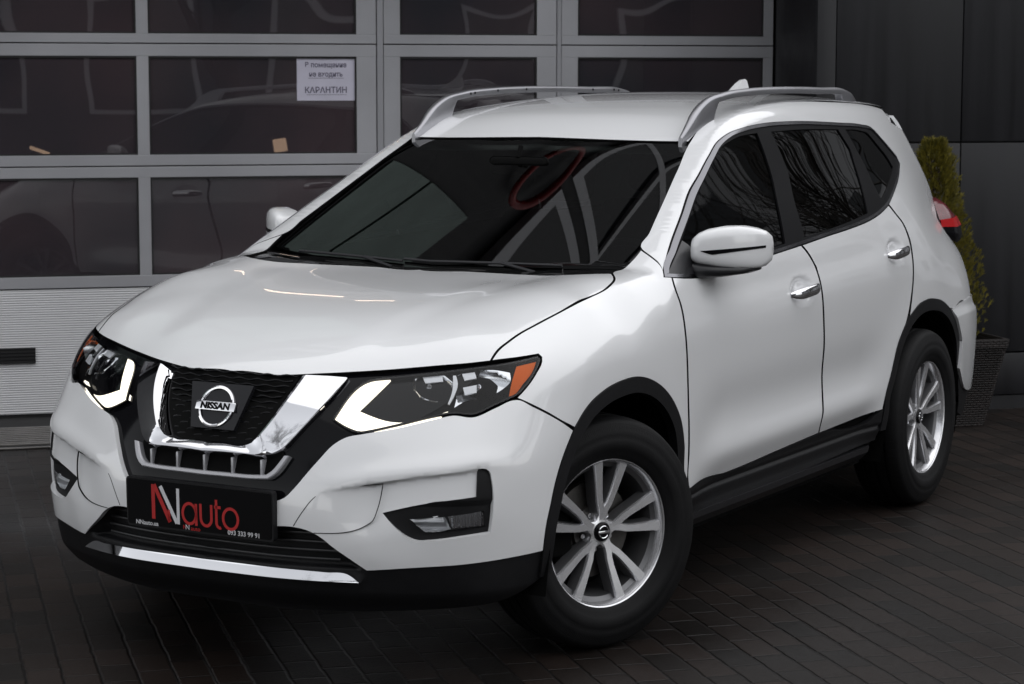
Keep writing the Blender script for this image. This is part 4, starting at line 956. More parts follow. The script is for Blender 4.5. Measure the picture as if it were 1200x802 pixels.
# spoiler
for _ in (0,):
    bm = bmesh.new()
    prof = lambda y: [(-3.13, float(Zr(-3.13, y))+.002), (-3.28, float(Zr(-3.25, y))-.002), (-3.42, float(Zr(-3.3, y))-.022), (-3.435, float(Zr(-3.3, y))-.045), (-3.30, float(Zr(-3.3, y))-.052), (-3.15, float(Zr(-3.2, y))-.05)]
    ysp = [-.51, -.495, -.42, -.25, 0, .25, .42, .495, .51]
    rings = []
    for y in ysp:
        pr = prof(y); k = 1 if abs(y) < .53 else .0
        sh_ = .21*(abs(y)/.53)**3
        rings.append([bm.verts.new((x+sh_*(1 if x < -3.2 else .3), y, z-(.010 if abs(y) > .505 and i < 4 else 0))) for i, (x, z) in enumerate(pr)])
    for a, b in zip(rings[:-1], rings[1:]):
        for k in range(6): bm.faces.new((a[k], a[(k+1) % 6], b[(k+1) % 6], b[k]))
    bm.faces.new(rings[0]); bm.faces.new(rings[-1])
    from_bm('roof_spoiler', bm, M['paint'], car, True, 30)
# tail lamps: a bulging red body wrapped round the corner, smoked foot
def sec_lamp(rows, mat, nm, par, s):
    bm = bmesh.new(); rings = [[bm.verts.new((p[0], p[1]*s, p[2])) for p in r] for r in rows]
    for a, b in zip(rings[:-1], rings[1:]):
        for k in range(len(a)-1): bm.faces.new((a[k], a[k+1], b[k+1], b[k]))
    bm.faces.new(rings[0]); bm.faces.new(rings[-1][::-1])
    bmesh.ops.subdivide_edges(bm, edges=bm.edges[:], cuts=2, use_grid_fill=True, smooth=.9)
    return from_bm(nm, bm, mat, par, True, 55)
rows = [[(-3.350, .672, 1.215), (-3.40, .668, 1.222), (-3.47, .630, 1.222), (-3.56, .50, 1.215)],
        [(-3.315, .695, 1.185), (-3.40, .712, 1.195), (-3.50, .672, 1.195), (-3.62, .50, 1.19)],
        [(-3.260, .735, 1.135), (-3.38, .760, 1.14), (-3.52, .715, 1.14), (-3.66, .50, 1.135)],
        [(-3.255, .742, 1.105), (-3.38, .770, 1.10), (-3.53, .735, 1.10), (-3.68, .50, 1.095)]]
rows2 = [rows[3], [(-3.28, .752, 1.08), (-3.38, .776, 1.065), (-3.54, .742, 1.06), (-3.69, .50, 1.06)], [(-3.34, .760, 1.045), (-3.40, .766, 1.03), (-3.55, .730, 1.03), (-3.69, .50, 1.03)]]
for s in (1, -1):
    tl = sec_lamp(rows, M['red'], 'tail_lamp', car, s)
    sec_lamp(rows2, M['gloss'], 'lamp_foot', tl, s)
    rows3 = [[(x-.004, y+.004, z) for x, y, z in r[:3]] for r in (rows[2], rows[3])]
    sec_lamp(rows3, M['ired'], 'brake_lamp', tl, s)
# ---- dark inner shell so that no gap shows daylight
shell = []
def wcut(cx, r=.47, n=12, z0=.30): return [(cx+r*math.cos(R(a)), .39+r*math.sin(R(a))) for a in np.linspace(180, 0, n)]
sidep = [(.78, .94), (.2, 1.04), (-.35, 1.10), (-1.3, 1.12), (-2.4, 1.16), (-3.2, 1.18), (-3.35, .9), (-3.3, .4), (-3.18, .39)]+wcut(-2.69)[0:]+[(-2.19, .30), (-.44, .30)]+wcut(.02)+[(.50, .30), (.62, .45)]
sidep = [(x, z) for x, z in sidep]
panel('inner_shell', (90, 0, neg(sidep)), M['matte'], car, -.028, .05, 0, 0, side='both', corner=8)
panel('inner_shell', (20, 50, [tuple(p) for p in O['hood'][2]]), M['matte'], car, -.03, .05, -.0, 0, side='merge')
b42 = basis(42, 0)
fr = [(.80, -.06, .90), (.73, .35, .89), (.60, .66, .92), (.50, .80, .90), (.50, .84, .50), (.50, .84, .30), (.85, .40, .26), (.9, -.06, .26)]
panel('inner_shell', (42, 0, [(float(np.array(p)@b42[1]), float(np.array(p)@b42[2])) for p in fr]), M['matte'], car, -.085, .05, 0, 0, side='merge')
panel('headliner', (0, 80, [tuple(p) for p in O['roof'][2]]), M['headliner'], car, -.035, .06, -.03, 0, side='merge')
# wheel wells
for cx in (.02, -2.69):
    for s in (1, -1):
        bm = bmesh.new(); n = 24; ys_ = (.885, .80, .45)
        rings = [[bm.verts.new((cx+.435*math.cos(math.pi*k/n), y*s, .37+.435*math.sin(math.pi*k/n))) for k in range(n+1)] for y in ys_]
        for a, b in zip(rings[:-1], rings[1:]):
            for k in range(n): bm.faces.new((a[k], a[k+1], b[k+1], b[k]))
        bm.faces.new(rings[-1])
        vv = [bm.verts.new((cx+sx*.435, y*s, .24)) for sx in (1, -1) for y in (.87, .45)]
        bm.faces.new((rings[0][0], rings[-1][0], vv[1], vv[0])); bm.faces.new((rings[0][-1], rings[-1][-1], vv[3], vv[2]))
        from_bm('wheel_well', bm, M['matte'], car, True, 40)
boxes('underbody', [((-3.4, -.44, .22), (.80, .44, .34)), ((-2.2, -.80, .24), (-.46, .80, .33)), ((.46, -.48, .25), (.74, .48, .3))], M['matte'], car)
# ---- cabin
bm = bmesh.new()
add_box(bm, (-2.9, -.72, .33), (-.3, .72, .45))
from_bm('cabin_floor', bm, M['cloth'], car)
bm = bmesh.new()
add_box(bm, (-.95, -.72, .80), (-.36, .72, 1.045), .05, 4)
add_box(bm, (-.92, .18, 1.0), (-.66, .56, 1.10), .04, 3)
add_box(bm, (-1.5, -.12, .45), (-.9, .12, .82), .03, 3)
from_bm('dashboard', bm, M['dash'], car, True, 40)
bm = bmesh.new()
c = Vector((-1.10, .37, 1.0)); mt = Matrix.Translation(c) @ Matrix.Rotation(R(-65), 4, 'Y')
pts = [mt @ Vector((.185*math.cos(2*math.pi*k/40), .185*math.sin(2*math.pi*k/40), 0)) for k in range(40)]
tube(bm, pts, .014, 8, closed=True)
for a in (0, 180, 270):
    tube(bm, [mt @ Vector((.17*math.sin(R(a+90)), .17*math.cos(R(a+90)), 0)), mt @ Vector((0, 0, -.02))], .013, 6)
bmesh.ops.create_uvsphere(bm, u_segments=14, v_segments=8, radius=.06, matrix=mt @ Matrix.Diagonal((1, 1, .5, 1)))
from_bm('steering_wheel', bm, M['dash'], car, True, 50)
def seat(x, y, w=.25, hd=True):
    bm = bmesh.new()
    add_box(bm, (x-.25, y-w, .45), (x+.27, y+w, .66), .06, 4)
    mt = Matrix.Translation((x-.25, y, .62)) @ Matrix.Rotation(R(-17), 4, 'Y')
    add_box(bm, (-.07, -w, 0), (.07, w, .62), .06, 4, mt)
    o = from_bm('seat', bm, M['cloth'], car, True, 50)
    for q in (0,) if w < .3 else (-.4, 0, .4):
        bm = bmesh.new(); add_box(bm, (-.05, q-.13, .66), (.05, q+.13, .84), .045, 4, mt)
        from_bm('headrest', bm, M['cloth'], o, True, 50)
seat(-1.45, .37); seat(-1.45, -.37); seat(-2.35, 0, .64)
bm = bmesh.new(); add_box(bm, (-.92, -.12, 1.40), (-.89, .12, 1.465), .02, 3); tube(bm, [(-.9, 0, 1.46), (-.92, 0, 1.50)], .01, 6)
from_bm('interior_mirror', bm, M['matte'], car, True, 40)
# wipers on the screen base
for (y0, y1, z0) in ((.50, -.10, 0), (-.10, -.55, 0)):
    bm = bmesh.new(); P = []
    for k in range(12):
        y = y0+(y1-y0)*k/11; x = -.285-.030*(abs(y)/.5)-.012*k/11
        z = min(float(Zw(x, y)), 9)+.004; P.append((x, y, z))
    tube(bm, P, .005, 6)
    xb_ = -.27; tube(bm, [(xb_, y0-.03, float(Zw(xb_-.03, y0))-.02), P[4]], .006, 6)
    from_bm('wiper', bm, M['satin'], car, True, 50)
# cowl strip below the screen
panel('cowl_strip', (0, 80, [(float(np.array(p)@b80[1]), float(np.array(p)@b80[2])) for p in ((-.20, -.06, 1.1), (-.20, .3, 1.11), (-.20, .6, 1.12), (-.26, .73, 1.13), (-.36, .73, 1.14), (-.36, .3, 1.14), (-.36, -.06, 1.13))]), M['satin'], car, -.02, .04, 0, .0, side='merge')
# ---- wheels
def spoke(bm, cc, th0, th1, mi=0):
    """from the hub at angle th0 out to the rim at th1 (radians, measured in the wheel plane)"""
    sg = 1 if th1 > cc else -1
    st = [(r, cc+sg*math.atan(o/r), w, y) for r, o, w, y in ((.034, .002, .026, .0610), (.055, .0030, .027, .0630), (.074, .0095, .027, .0650), (.092, .0185, .0265, .0672), (.118, .0265, .0265, .0700), (.160, .0370, .030, .0750), (.195, .0450, .034, .0785), (.226, .0520, .041, .0815))]
    rings = []
    P = [(r*math.cos(a), r*math.sin(a), w, y) for r, a, w, y in st]
    for i, (x, z, w, y) in enumerate(P):
        x2, z2 = P[min(i+1, 7)][:2]; x1, z1 = P[max(i-1, 0)][:2]
        t = Vector((x2-x1, z2-z1)).normalized(); n = Vector((-t.y, t.x))
        prof = [(-.62, -.048), (-.50, -.008), (-.38, 0), (.38, 0), (.50, -.008), (.62, -.048)]
        rings.append([bm.verts.new((x+n.x*w*a, y+d, z+n.y*w*a)) for a, d in prof])
    for a, b in zip(rings[:-1], rings[1:]):
        for k in range(6):
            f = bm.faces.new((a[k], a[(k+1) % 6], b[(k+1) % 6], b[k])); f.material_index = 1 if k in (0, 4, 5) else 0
    bm.faces.new(rings[0]); bm.faces.new(rings[-1])
def make_wheel():
    root = bpy.data.objects.new('wheel', None); link(root, car); root.empty_display_size = .1
    bm = bmesh.new()
    tp = [(.226, -.088), (.235, -.098), (.262, -.109), (.290, -.113), (.318, -.110), (.338, -.102), (.350, -.092), (.358, -.075), (.3605, -.055),
          (.3605, -.052), (.3535, -.050), (.3535, -.043), (.3605, -.041), (.3615, -.012), (.3615, -.008), (.3545, -.006), (.3545, .006), (.3615, .008), (.3615, .012), (.3605, .041), (.3535, .043), (.3535, .050), (.3605, .052),
          (.3605, .055), (.358, .075), (.350, .092), (.345, .0985), (.338, .102), (.330, .106), (.318, .110), (.316, .1112), (.304, .1122), (.290, .113), (.288, .1142), (.262, .1105), (.260, .109), (.244, .103), (.235, .098), (.226, .090), (.220, .06), (.218, -.06)]
    lathe(bm, tp, 96, closed=True)
    from_bm('tyre', bm, M['rubber'], root, True, 40)
    bm = bmesh.new()
    lathe(bm, [(.224, .072), (.2255, .090), (.2300, .0935), (.2335, .0925), (.2345, .088), (.2345, .082), (.228, .080)], 96)
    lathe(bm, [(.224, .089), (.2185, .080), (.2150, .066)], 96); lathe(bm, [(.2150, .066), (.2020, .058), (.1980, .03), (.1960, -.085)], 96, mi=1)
    rim = from_bm('rim', bm, [M['alloy'], M['alloyd']], root, True, 35)
    bm = bmesh.new()
    for k in range(5):
        c = R(96-72*k)
        spoke(bm, c, c+R(9), c+R(15.5)); spoke(bm, c, c-R(9), c-R(15.5))
    # hub with five valleys
    n = 100; R0 = []
    for (rr, y, amp) in ((.028, .0625, 0), (.040, .0605, .002), (.050, .0590, .010), (.057, .050, .017), (.060, .010, .018)):
        ring_ = []
        for k in range(n):
            a = 2*math.pi*k/n; m = math.cos(5*(a-R(96)))
            r = rr+amp*m; ring_.append(bm.verts.new((r*math.cos(a), y, r*math.sin(a))))
        R0.append(ring_)
    for a, b in zip(R0[:-1], R0[1:]):
        for k in range(n): bm.faces.new((a[k], a[(k+1) % n], b[(k+1) % n], b[k]))
    bm.faces.new(R0[0])
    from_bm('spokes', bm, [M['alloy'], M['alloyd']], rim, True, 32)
    for k in range(5):
        bm = bmesh.new(); a = R(96+36+72*k); bmesh.ops.create_cone(bm, segments=6, radius1=.009, radius2=.008, depth=.018, cap_ends=True, matrix=Matrix.Translation((.057*math.cos(a), .030, .057*math.sin(a))) @ Matrix.Rotation(R(-90), 4, 'X'))
        from_bm('wheel_nut', bm, M['chrome'], rim)
    bm = bmesh.new(); lathe(bm, [(0, .0715), (.020, .071), (.027, .069), (.030, .0665), (.0305, .060)], 40)
    cap = from_bm('hub_cap', bm, M['gloss'], rim, True, 50)
    bm = bmesh.new(); pts = [(.0185*math.cos(2*math.pi*k/32), .0715, .0185*math.sin(2*math.pi*k/32)) for k in range(32)]
    tube(bm, pts, .0021, 6, closed=True); add_box(bm, (-.022, .0705, -.0042), (.022, .0745, .0042), .0008)
    from_bm('cap_emblem', bm, M['chrome'], cap, True, 40)
    bm = bmesh.new(); lathe(bm, [(.03, .02), (.075, .02), (.078, .008), (.150, .008), (.150, -.016), (.05, -.016)], 64)
    from_bm('brake_disc', bm, M['disc'], root, True, 40)
    bm = bmesh.new(); add_box(bm, (.085, -.05, -.07), (.17, .028, .08), .012, 3); lathe(bm, [(0, .0), (.19, -.05), (.195, -.09)], 32)
    from_bm('brake_caliper', bm, M['matte'], root, True, 40)
    return root
def dup(root):
    r = root.copy(); COL.objects.link(r)
    for ch in root.children:
        c_ = ch.copy(); COL.objects.link(c_); c_.parent = r
        for g in ch.children:
            d_ = g.copy(); COL.objects.link(d_); d_.parent = c_
            for q in g.children:
                e_ = q.copy(); COL.objects.link(e_); e_.parent = d_
    return r
w0 = make_wheel()
def place(w, loc, rz, spin):
    w.location = loc; w.rotation_euler = (0, spin, rz)
w0.rotation_mode = 'XYZ'
cs, sn = math.cos(STEER), math.sin(STEER)
def setw(w, loc, rz, spin=0):
    w.matrix_basis = Matrix.Translation(loc) @ Matrix.Rotation(rz, 4, 'Z') @ Matrix.Rotation(spin, 4, 'Y')
setw(w0, (-sn*.0965, .70+cs*.0965, .362), STEER)
w1 = dup(w0); setw(w1, (sn*.0965, -.70-cs*.0965, .362), STEER+math.pi)
w2 = dup(w0); setw(w2, (-2.706, .7965, .362), 0, R(6))
w3 = dup(w0); setw(w3, (-2.706, -.7965, .362), math.pi)
bpy.context.view_layer.update()
# ================================================= THE PLACE
BA = R(134.9)                      # wall direction; local x runs along the wall to the right, local y into the building
WN = Vector((.70836, .70585, 0)); WD = Vector((-.70585, .70836, 0))
BO = WN*-3.66
def wp(s, d, z): return WD*s-WN*d+BO+Vector((0, 0, z))
# ---- paving: rectangular pavers, courses running away from the building
def paving():
    m = bpy.data.materials.new('paving'); m.use_nodes = True; nt = m.node_tree; b = nt.nodes['Principled BSDF']
    N_ = nt.nodes.new; L = nt.links.new
    tc = N_('ShaderNodeTexCoord'); mp = N_('ShaderNodeMapping'); mp.inputs['Rotation'].default_value = (0, 0, -BA-math.pi/2)
    L(tc.outputs['Object'], mp.inputs[0])
    wn = N_('ShaderNodeTexNoise'); wn.inputs['Scale'].default_value = 14; wn.inputs['Detail'].default_value = 2
    L(mp.outputs[0], wn.inputs['Vector'])
    sub = N_('ShaderNodeVectorMath'); sub.operation = 'SUBTRACT'; sub.inputs[1].default_value = (.5, .5, .5); L(wn.outputs['Color'], sub.inputs[0])
    scl = N_('ShaderNodeVectorMath'); scl.operation = 'SCALE'; scl.inputs['Scale'].default_value = .010; L(sub.outputs[0], scl.inputs[0])
    add = N_('ShaderNodeVectorMath'); L(mp.outputs[0], add.inputs[0]); L(scl.outputs[0], add.inputs[1])
    def brick(mort, smooth):
        k = N_('ShaderNodeTexBrick'); k.offset = .5; k.inputs['Scale'].default_value = 1; k.inputs['Brick Width'].default_value = .192
        k.inputs['Row Height'].default_value = .107; k.inputs['Mortar Size'].default_value = mort; k.inputs['Mortar Smooth'].default_value = smooth
        k.inputs['Color1'].default_value = (0, 0, 0, 1); k.inputs['Color2'].default_value = (1, 1, 1, 1); k.inputs['Mortar'].default_value = (.5, .5, .5, 1)
        L(add.outputs[0], k.inputs['Vector']); return k
    k1 = brick(.003, .2); k2 = brick(.008, 1)
    cr = N_('ShaderNodeValToRGB'); e = cr.color_ramp.elements
    e[0].position = 0; e[0].color = (.0075, .0064, .0058, 1); e[1].position = 1; e[1].color = (.0175, .0122, .0102, 1)
    e2 = cr.color_ramp.elements.new(.45); e2.color = (.0115, .0085, .0072, 1)
    L(k1.outputs['Color'], cr.inputs[0])
    big = N_('ShaderNodeTexNoise'); big.inputs['Scale'].default_value = .55; big.inputs['Detail'].default_value = 5; L(tc.outputs['Object'], big.inputs['Vector'])
    fine = N_('ShaderNodeTexNoise'); fine.inputs['Scale'].default_value = 60; fine.inputs['Detail'].default_value = 6; fine.inputs['Roughness'].default_value = .7; L(tc.outputs['Object'], fine.inputs['Vector'])
    mr = N_('ShaderNodeMapRange'); mr.inputs[1].default_value = .35; mr.inputs[2].default_value = .65; mr.inputs[3].default_value = .65; mr.inputs[4].default_value = 1.35; L(big.outputs[0], mr.inputs[0])
    mf = N_('ShaderNodeMapRange'); mf.inputs[1].default_value = .3; mf.inputs[2].default_value = .7; mf.inputs[3].default_value = .65; mf.inputs[4].default_value = 1.35; L(fine.outputs[0], mf.inputs[0])
    mu = N_('ShaderNodeMath'); mu.operation = 'MULTIPLY'; L(mr.outputs[0], mu.inputs[0]); L(mf.outputs[0], mu.inputs[1])
    sc1 = N_('ShaderNodeVectorMath'); sc1.operation = 'SCALE'; L(cr.outputs[0], sc1.inputs[0]); L(mu.outputs[0], sc1.inputs['Scale'])
    mx = N_('ShaderNodeMix'); mx.data_type = 'RGBA'; mx.inputs[7].default_value = (.0035, .003, .003, 1); L(sc1.outputs[0], mx.inputs[6]); L(k1.outputs['Fac'], mx.inputs[0])
    L(mx.outputs[2], b.inputs['Base Color'])
    rr = N_('ShaderNodeMapRange'); rr.inputs[1].default_value = .35; rr.inputs[2].default_value = .65; rr.inputs[3].default_value = .30; rr.inputs[4].default_value = .66; L(big.outputs[0], rr.inputs[0]); L(rr.outputs[0], b.inputs['Roughness'])
    setin(b, Specular_IOR_Level=.20)
    # relief: rounded edges, each stone tilted a little
    inv = N_('ShaderNodeMath'); inv.operation = 'SUBTRACT'; inv.inputs[0].default_value = 1; L(k2.outputs['Fac'], inv.inputs[1])
    h2 = N_('ShaderNodeMath'); h2.operation = 'MULTIPLY_ADD'; h2.inputs[1].default_value = .28; L(fine.outputs[0], h2.inputs[0]); L(inv.outputs[0], h2.inputs[2])
    h3 = N_('ShaderNodeMath'); h3.operation = 'MULTIPLY_ADD'; h3.inputs[1].default_value = .35; L(k1.outputs['Color'], h3.inputs[0]); L(h2.outputs[0], h3.inputs[2])
    bp = N_('ShaderNodeBump'); bp.inputs['Strength'].default_value = .9; bp.inputs['Distance'].default_value = .006; L(h3.outputs[0], bp.inputs['Height']); L(bp.outputs[0], b.inputs['Normal'])
    return m
gm = mesh_obj('ground', [(-120, -120, 0), (120, -120, 0), (120, 120, 0), (-120, 120, 0)], [(0, 1, 2, 3)], paving()); struct(gm)
# ---- building materials
M['clad'] = pmat('charcoal_cladding', (.0075, .0075, .0095), .50, 0, var=.30, vscale=2.2, streak=(6, 6, .25), rvar=.08, bump=.10, bscale=25)
M['clad2'] = pmat('dark_reveal', (.008, .008, .010), .5, rvar=.05)
M['alu'] = pmat('grey_door_frame', (.40, .40, .42), .42, .25, var=.11, vscale=1.2, rvar=.06, bump=.05, bscale=200)
M['alul'] = pmat('pale_door_post', (.36, .36, .38), .4, .3, var=.05, vscale=2)
M['seam'] = pmat('seam_black', (.01, .01, .01), .7)
def ribbed():
    m = pmat('ribbed_door_panel', (.64, .64, .65), .45, .1, var=.05, vscale=2, rvar=.05); nt = m.node_tree; b = nt.nodes['Principled BSDF']
    tc = nt.nodes.new('ShaderNodeTexCoord'); w = nt.nodes.new('ShaderNodeTexWave'); w.bands_direction = 'Z'; w.inputs['Scale'].default_value = 26; w.inputs['Distortion'].default_value = 0
    mp = nt.nodes.new('ShaderNodeMapping'); nt.links.new(tc.outputs['Object'], mp.inputs[0]); nt.links.new(mp.outputs[0], w.inputs[0])
    n = nt.nodes.new('ShaderNodeTexNoise'); n.inputs['Scale'].default_value = 160; nt.links.new(tc.outputs['Object'], n.inputs[0])
    a = nt.nodes.new('ShaderNodeMath'); a.operation = 'MULTIPLY_ADD'; a.inputs[1].default_value = .4; nt.links.new(n.outputs[0], a.inputs[0]); nt.links.new(w.outputs['Fac'], a.inputs[2])
    bp = nt.nodes.new('ShaderNodeBump'); bp.inputs['Strength'].default_value = .6; bp.inputs['Distance'].default_value = .004; nt.links.new(a.outputs[0], bp.inputs['Height']); nt.links.new(bp.outputs[0], b.inputs['Normal'])
    return m
M['rib'] = ribbed()
M['dglass'] = glass_mat('door_glass', (.30, .29, .31), ior=1.85, wav=.3)
nt_ = M['dglass'].node_tree; o_ = [n for n in nt_.nodes if n.type == 'OUTPUT_MATERIAL'][0]; mx_ = nt_.nodes.new('ShaderNodeMixShader'); df_ = nt_.nodes.new('ShaderNodeBsdfDiffuse')
ns_ = nt_.nodes.new('ShaderNodeTexNoise'); ns_.inputs['Scale'].default_value = 1.1; ns_.inputs['Detail'].default_value = 4; tc_ = nt_.nodes.new('ShaderNodeTexCoord'); cr_ = nt_.nodes.new('ShaderNodeValToRGB')
cr_.color_ramp.elements[0].position = .35; cr_.color_ramp.elements[0].color = (.10, .10, .12, 1); cr_.color_ramp.elements[1].position = .7; cr_.color_ramp.elements[1].color = (.24, .17, .19, 1)
nt_.links.new(tc_.outputs['Object'], ns_.inputs[0]); nt_.links.new(ns_.outputs['Fac'], cr_.inputs[0]); nt_.links.new(cr_.outputs[0], df_.inputs[0])
mx_.inputs[0].default_value = .25; src_ = o_.inputs[0].links[0].from_socket; nt_.links.new(src_, mx_.inputs[1]); nt_.links.new(df_.outputs[0], mx_.inputs[2]); nt_.links.new(mx_.outputs[0], o_.inputs[0])
M['inner'] = pmat('workshop_wall', (.10, .095, .10), .8, var=.2, vscale=1)
bld = thing('garage_building', 'dark charcoal clad building with glazed grey sectional doors behind the white suv', 'building', BO, rotz=BA)
def bx(nm, lst, mat, par=None, bev=0): return boxes(nm, lst, mat, par or bld, bev)
# cladding to the right of the doors: sheets with open joints
rows = [(.078, .298), (.306, 1.404), (1.412, 3.2)]
cols = [(3.124, 3.822), (3.828, 5.3)]
k = 0; src_panel = {}
for (s0, s1) in cols:
    for (z0, z1) in rows:
        bx('cladding_panel', [((s0, 0, z0), (s1, .06, z1))], M['clad'], None, .003)
bx('plinth', [((3.10, .012, 0), (5.3, .3, .072))], M['clad'])
bx('corner_trim', [((3.016, -.004, 0), (3.118, .05, 3.2))], M['clad'], None, .003)
# reveal beside the doors, backing, walls, roof
bm = bmesh.new()
vs = [bm.verts.new(v) for v in ((3.02, .05, 0), (3.16, .94, 0), (3.16, .94, 3.2), (3.02, .05, 3.2), (3.3, .05, 0), (3.3, .94, 0), (3.3, .94, 3.2), (3.3, .05, 3.2))]
for f in ((0, 1, 2, 3), (4, 7, 6, 5), (0, 3, 7, 4), (1, 5, 6, 2), (3, 2, 6, 7), (0, 4, 5, 1)): bm.faces.new([vs[i] for i in f])
from_bm('door_reveal', bm, M['clad2'], bld)
bx('wall', [((3.14, .065, .02), (5.3, .3, 3.24)), ((-9.6, .3, 3.26), (3.14, .9, 7.0)), ((-9.6, .02, 3.2), (3.14, .3, 7.0)), ((-9.6, .3, 0), (-3.70, 1.3, 3.2)), ((-9.6, 9.0, 0), (3.3, 9.3, 7.0)), ((3.3, 9.0, 0), (5.3, 9.3, 3.24)), ((-9.6, 1.3, 0), (-9.3, 9, 7.0)), ((5.0, .3, 0), (5.3, 9, 3.24)), ((3.16, .3, 3.45), (3.3, 9, 7.0))], M['clad2'])
bx('roof_slab', [((-9.7, -.1, 7.01), (3.4, 9.4, 7.25)), ((3.15, -.06, 3.25), (5.4, 9.4, 3.44))], M['clad2'])
bx('workshop_floor', [((-9.2, 1.3, -.02), (4.95, 8.9, .004))], M['inner'])
bx('workshop_ceiling', [((-9.2, .95, 3.27), (4.95, 8.9, 3.4))], M['inner'])
bx('workshop_wall', [((-9.2, 8.7, 0), (4.95, 8.95, 3.3))], M['inner'])
M['palef'] = pmat('pale_facade_glass', (.20, .26, .235), .3, var=.25, vscale=1.5)
for i in range(6):
    bx('pale_facade_panel', [((-6.1+i*1.04, -.05, 3.3), (-6.1+i*1.04+.98, -.021, 4.02), .003), ((-6.1+i*1.04, -.05, 4.06), (-6.1+i*1.04+.98, -.021, 4.85), .003)], M['palef'])
# facade above the doors: white framed windows and a red ring sign (seen mirrored in the screen and bonnet)
bx('facade_sheet', [((-9.4+i*1.8, -.02, 3.25), (-9.4+i*1.8+1.79, .015, 5.15)) for i in range(7)], M['clad'])
M['wframe'] = pmat('pale_window_frame', (.55, .55, .57), .45)
M['upglass'] = pmat('upper_glass', (.02, .022, .026), .05, 0)
for i in range(6):
    s0 = -7.2+i*1.6
    f = bx('facade_window', [((s0, -.05, 5.35), (s0+1.5, .015, 5.43)), ((s0, -.05, 6.77), (s0+1.5, .015, 6.85)), ((s0, -.05, 5.43), (s0+.08, .015, 6.77)), ((s0+1.42, -.05, 5.43), (s0+1.5, .015, 6.77)), ((s0+.72, -.05, 5.43), (s0+.78, .015, 6.77)), ((s0+.08, -.045, 6.1), (s0+.72, .01, 6.15)), ((s0+.78, -.045, 6.1), (s0+1.42, .01, 6.15))], M['wframe'])
    bx('window_pane', [((s0+.08, -.01, 5.43), (s0+1.42, .01, 6.77))], M['upglass'], f)
bm = bmesh.new(); tube(bm, [(.66+.29*math.cos(2*math.pi*k/40), -.12, 4.98+.20*math.sin(2*math.pi*k/40)) for k in range(40)], (.06,)*40 if False else .030, 8, closed=True)
ro = from_bm('ring_sign', bm, pmat('sign_red', (.22, .008, .010), .4), None, True, 50)
ro.location = BO; ro.rotation_euler = (0, 0, BA); tag(ro, 'red ring sign letter high on the facade above the doors', 'sign')
# ---- sectional doors
def door(label, sl, sr, panes, nm='sectional_door', low=True):
    t = thing(nm, label, 'garage door', BO, rotz=BA, group='glazed sectional doors of the garage')
    y0, y1 = .957, .997
    gl = [(.726, 1.228), (1.344, 1.847), (1.962, 2.465), (2.58, 3.083)]
    seams = [(.667, 1.2830), (1.2890, 1.9085), (1.9145, 2.524), (2.530, 3.16)]
    for (g0, g1), (z0, z1) in zip(gl, seams):
        L = [((sl, y0, z0), (sr, y1, g0), .002), ((sl, y0, g1), (sr, y1, z1), .002)]
        edges = [sl]+[e for p in panes for e in p]+[sr]
        for a, b in zip(edges[0::2], edges[1::2]): L.append(((a, y0+.001, g0), (b, y1, g1), .002))
        fr_ = bx('door_section', L, M['alu'], t)
        for a, b in panes:
            bx('door_pane', [((a-.005, y0+.016, g0-.005), (b+.005, y0+.020, g1+.005))], M['dglass'], fr_)
            bx('glazing_bead', [((a, y0+.004, g0), (b, y0+.014, g0+.008)), ((a, y0+.004, g1-.010), (b, y0+.014, g1)), ((a, y0+.004, g0+.008), (a+.008, y0+.014, g1-.01)), ((b-.008, y0+.004, g0+.008), (b, y0+.014, g1-.01))], M['seam'], fr_)
    bx('bottom_panel', [((sl, y0-.001, .022), (sr, y1, .6600), .003)], M['rib'], t)
    bx('door_seal', [((sl, y0+.01, .002), (sr, y1-.01, .022)), ((sl, y0+.006, .660), (sr, y1-.01, .667))], M['seam'], t)
    return t
d1 = door('wide glazed grey sectional door on the left, a notice taped inside its pane', -3.60, .934, [(-3.49, -2.473), (-2.41, -1.393), (-1.33, -.313), (-.252, .829)])
v1 = bx('vent_slot', [((-1.25, .945, .287), (-.852, .955, .366), .002)], M['seam'], d1)
bx('vent_louver', [((-1.25, .940, .287+.018*i), (-.852, .9445, .291+.018*i)) for i in range(5)], M['satin'], v1)
d2 = door('narrow glazed grey door between the two pale posts', .974, 1.917, [(1.062, 1.809)])
d3 = door('glazed grey door nearest the charcoal wall, right of the second pale post', 1.945, 3.153, [(2.037, 3.097)])
for (a, b) in ((.938, .970), (1.9195, 1.9425)):
    bx('door_post', [((a, .950, 0), (b, 1.02, 3.2), .003)], M['alul'])
bx('threshold', [((-3.65, .60, 0), (3.15, .955, .006))], M['seam'])
bx('door_head', [((-3.70, .95, 3.165), (3.16, 1.05, 3.3))], M['alu'])
# ---- drain grate in front of the doors
gr = thing('drain_grate', 'long slotted steel drain grate set in the paving before the doors', 'drain', BO, rotz=BA)
M['steel'] = pmat('worn_steel', (.22, .21, .20), .38, .8, var=.25, vscale=9, rvar=.1)
boxes('grate_tray', [((-3.6, .02, .001), (3.0, .60, .004))], M['seam'], gr)
for i in range(9):
    y = .115+.058*i
    boxes('grate_bar', [((-3.6, y, .004), (3.0, y+.022, .012), .002)], M['steel'], gr)
boxes('grate_frame', [((-3.6, -.035, .002), (3.0, -.012, .010), .002), ((-3.6, .055, .004), (3.0, .075, .014), .002)], M['steel'], gr)
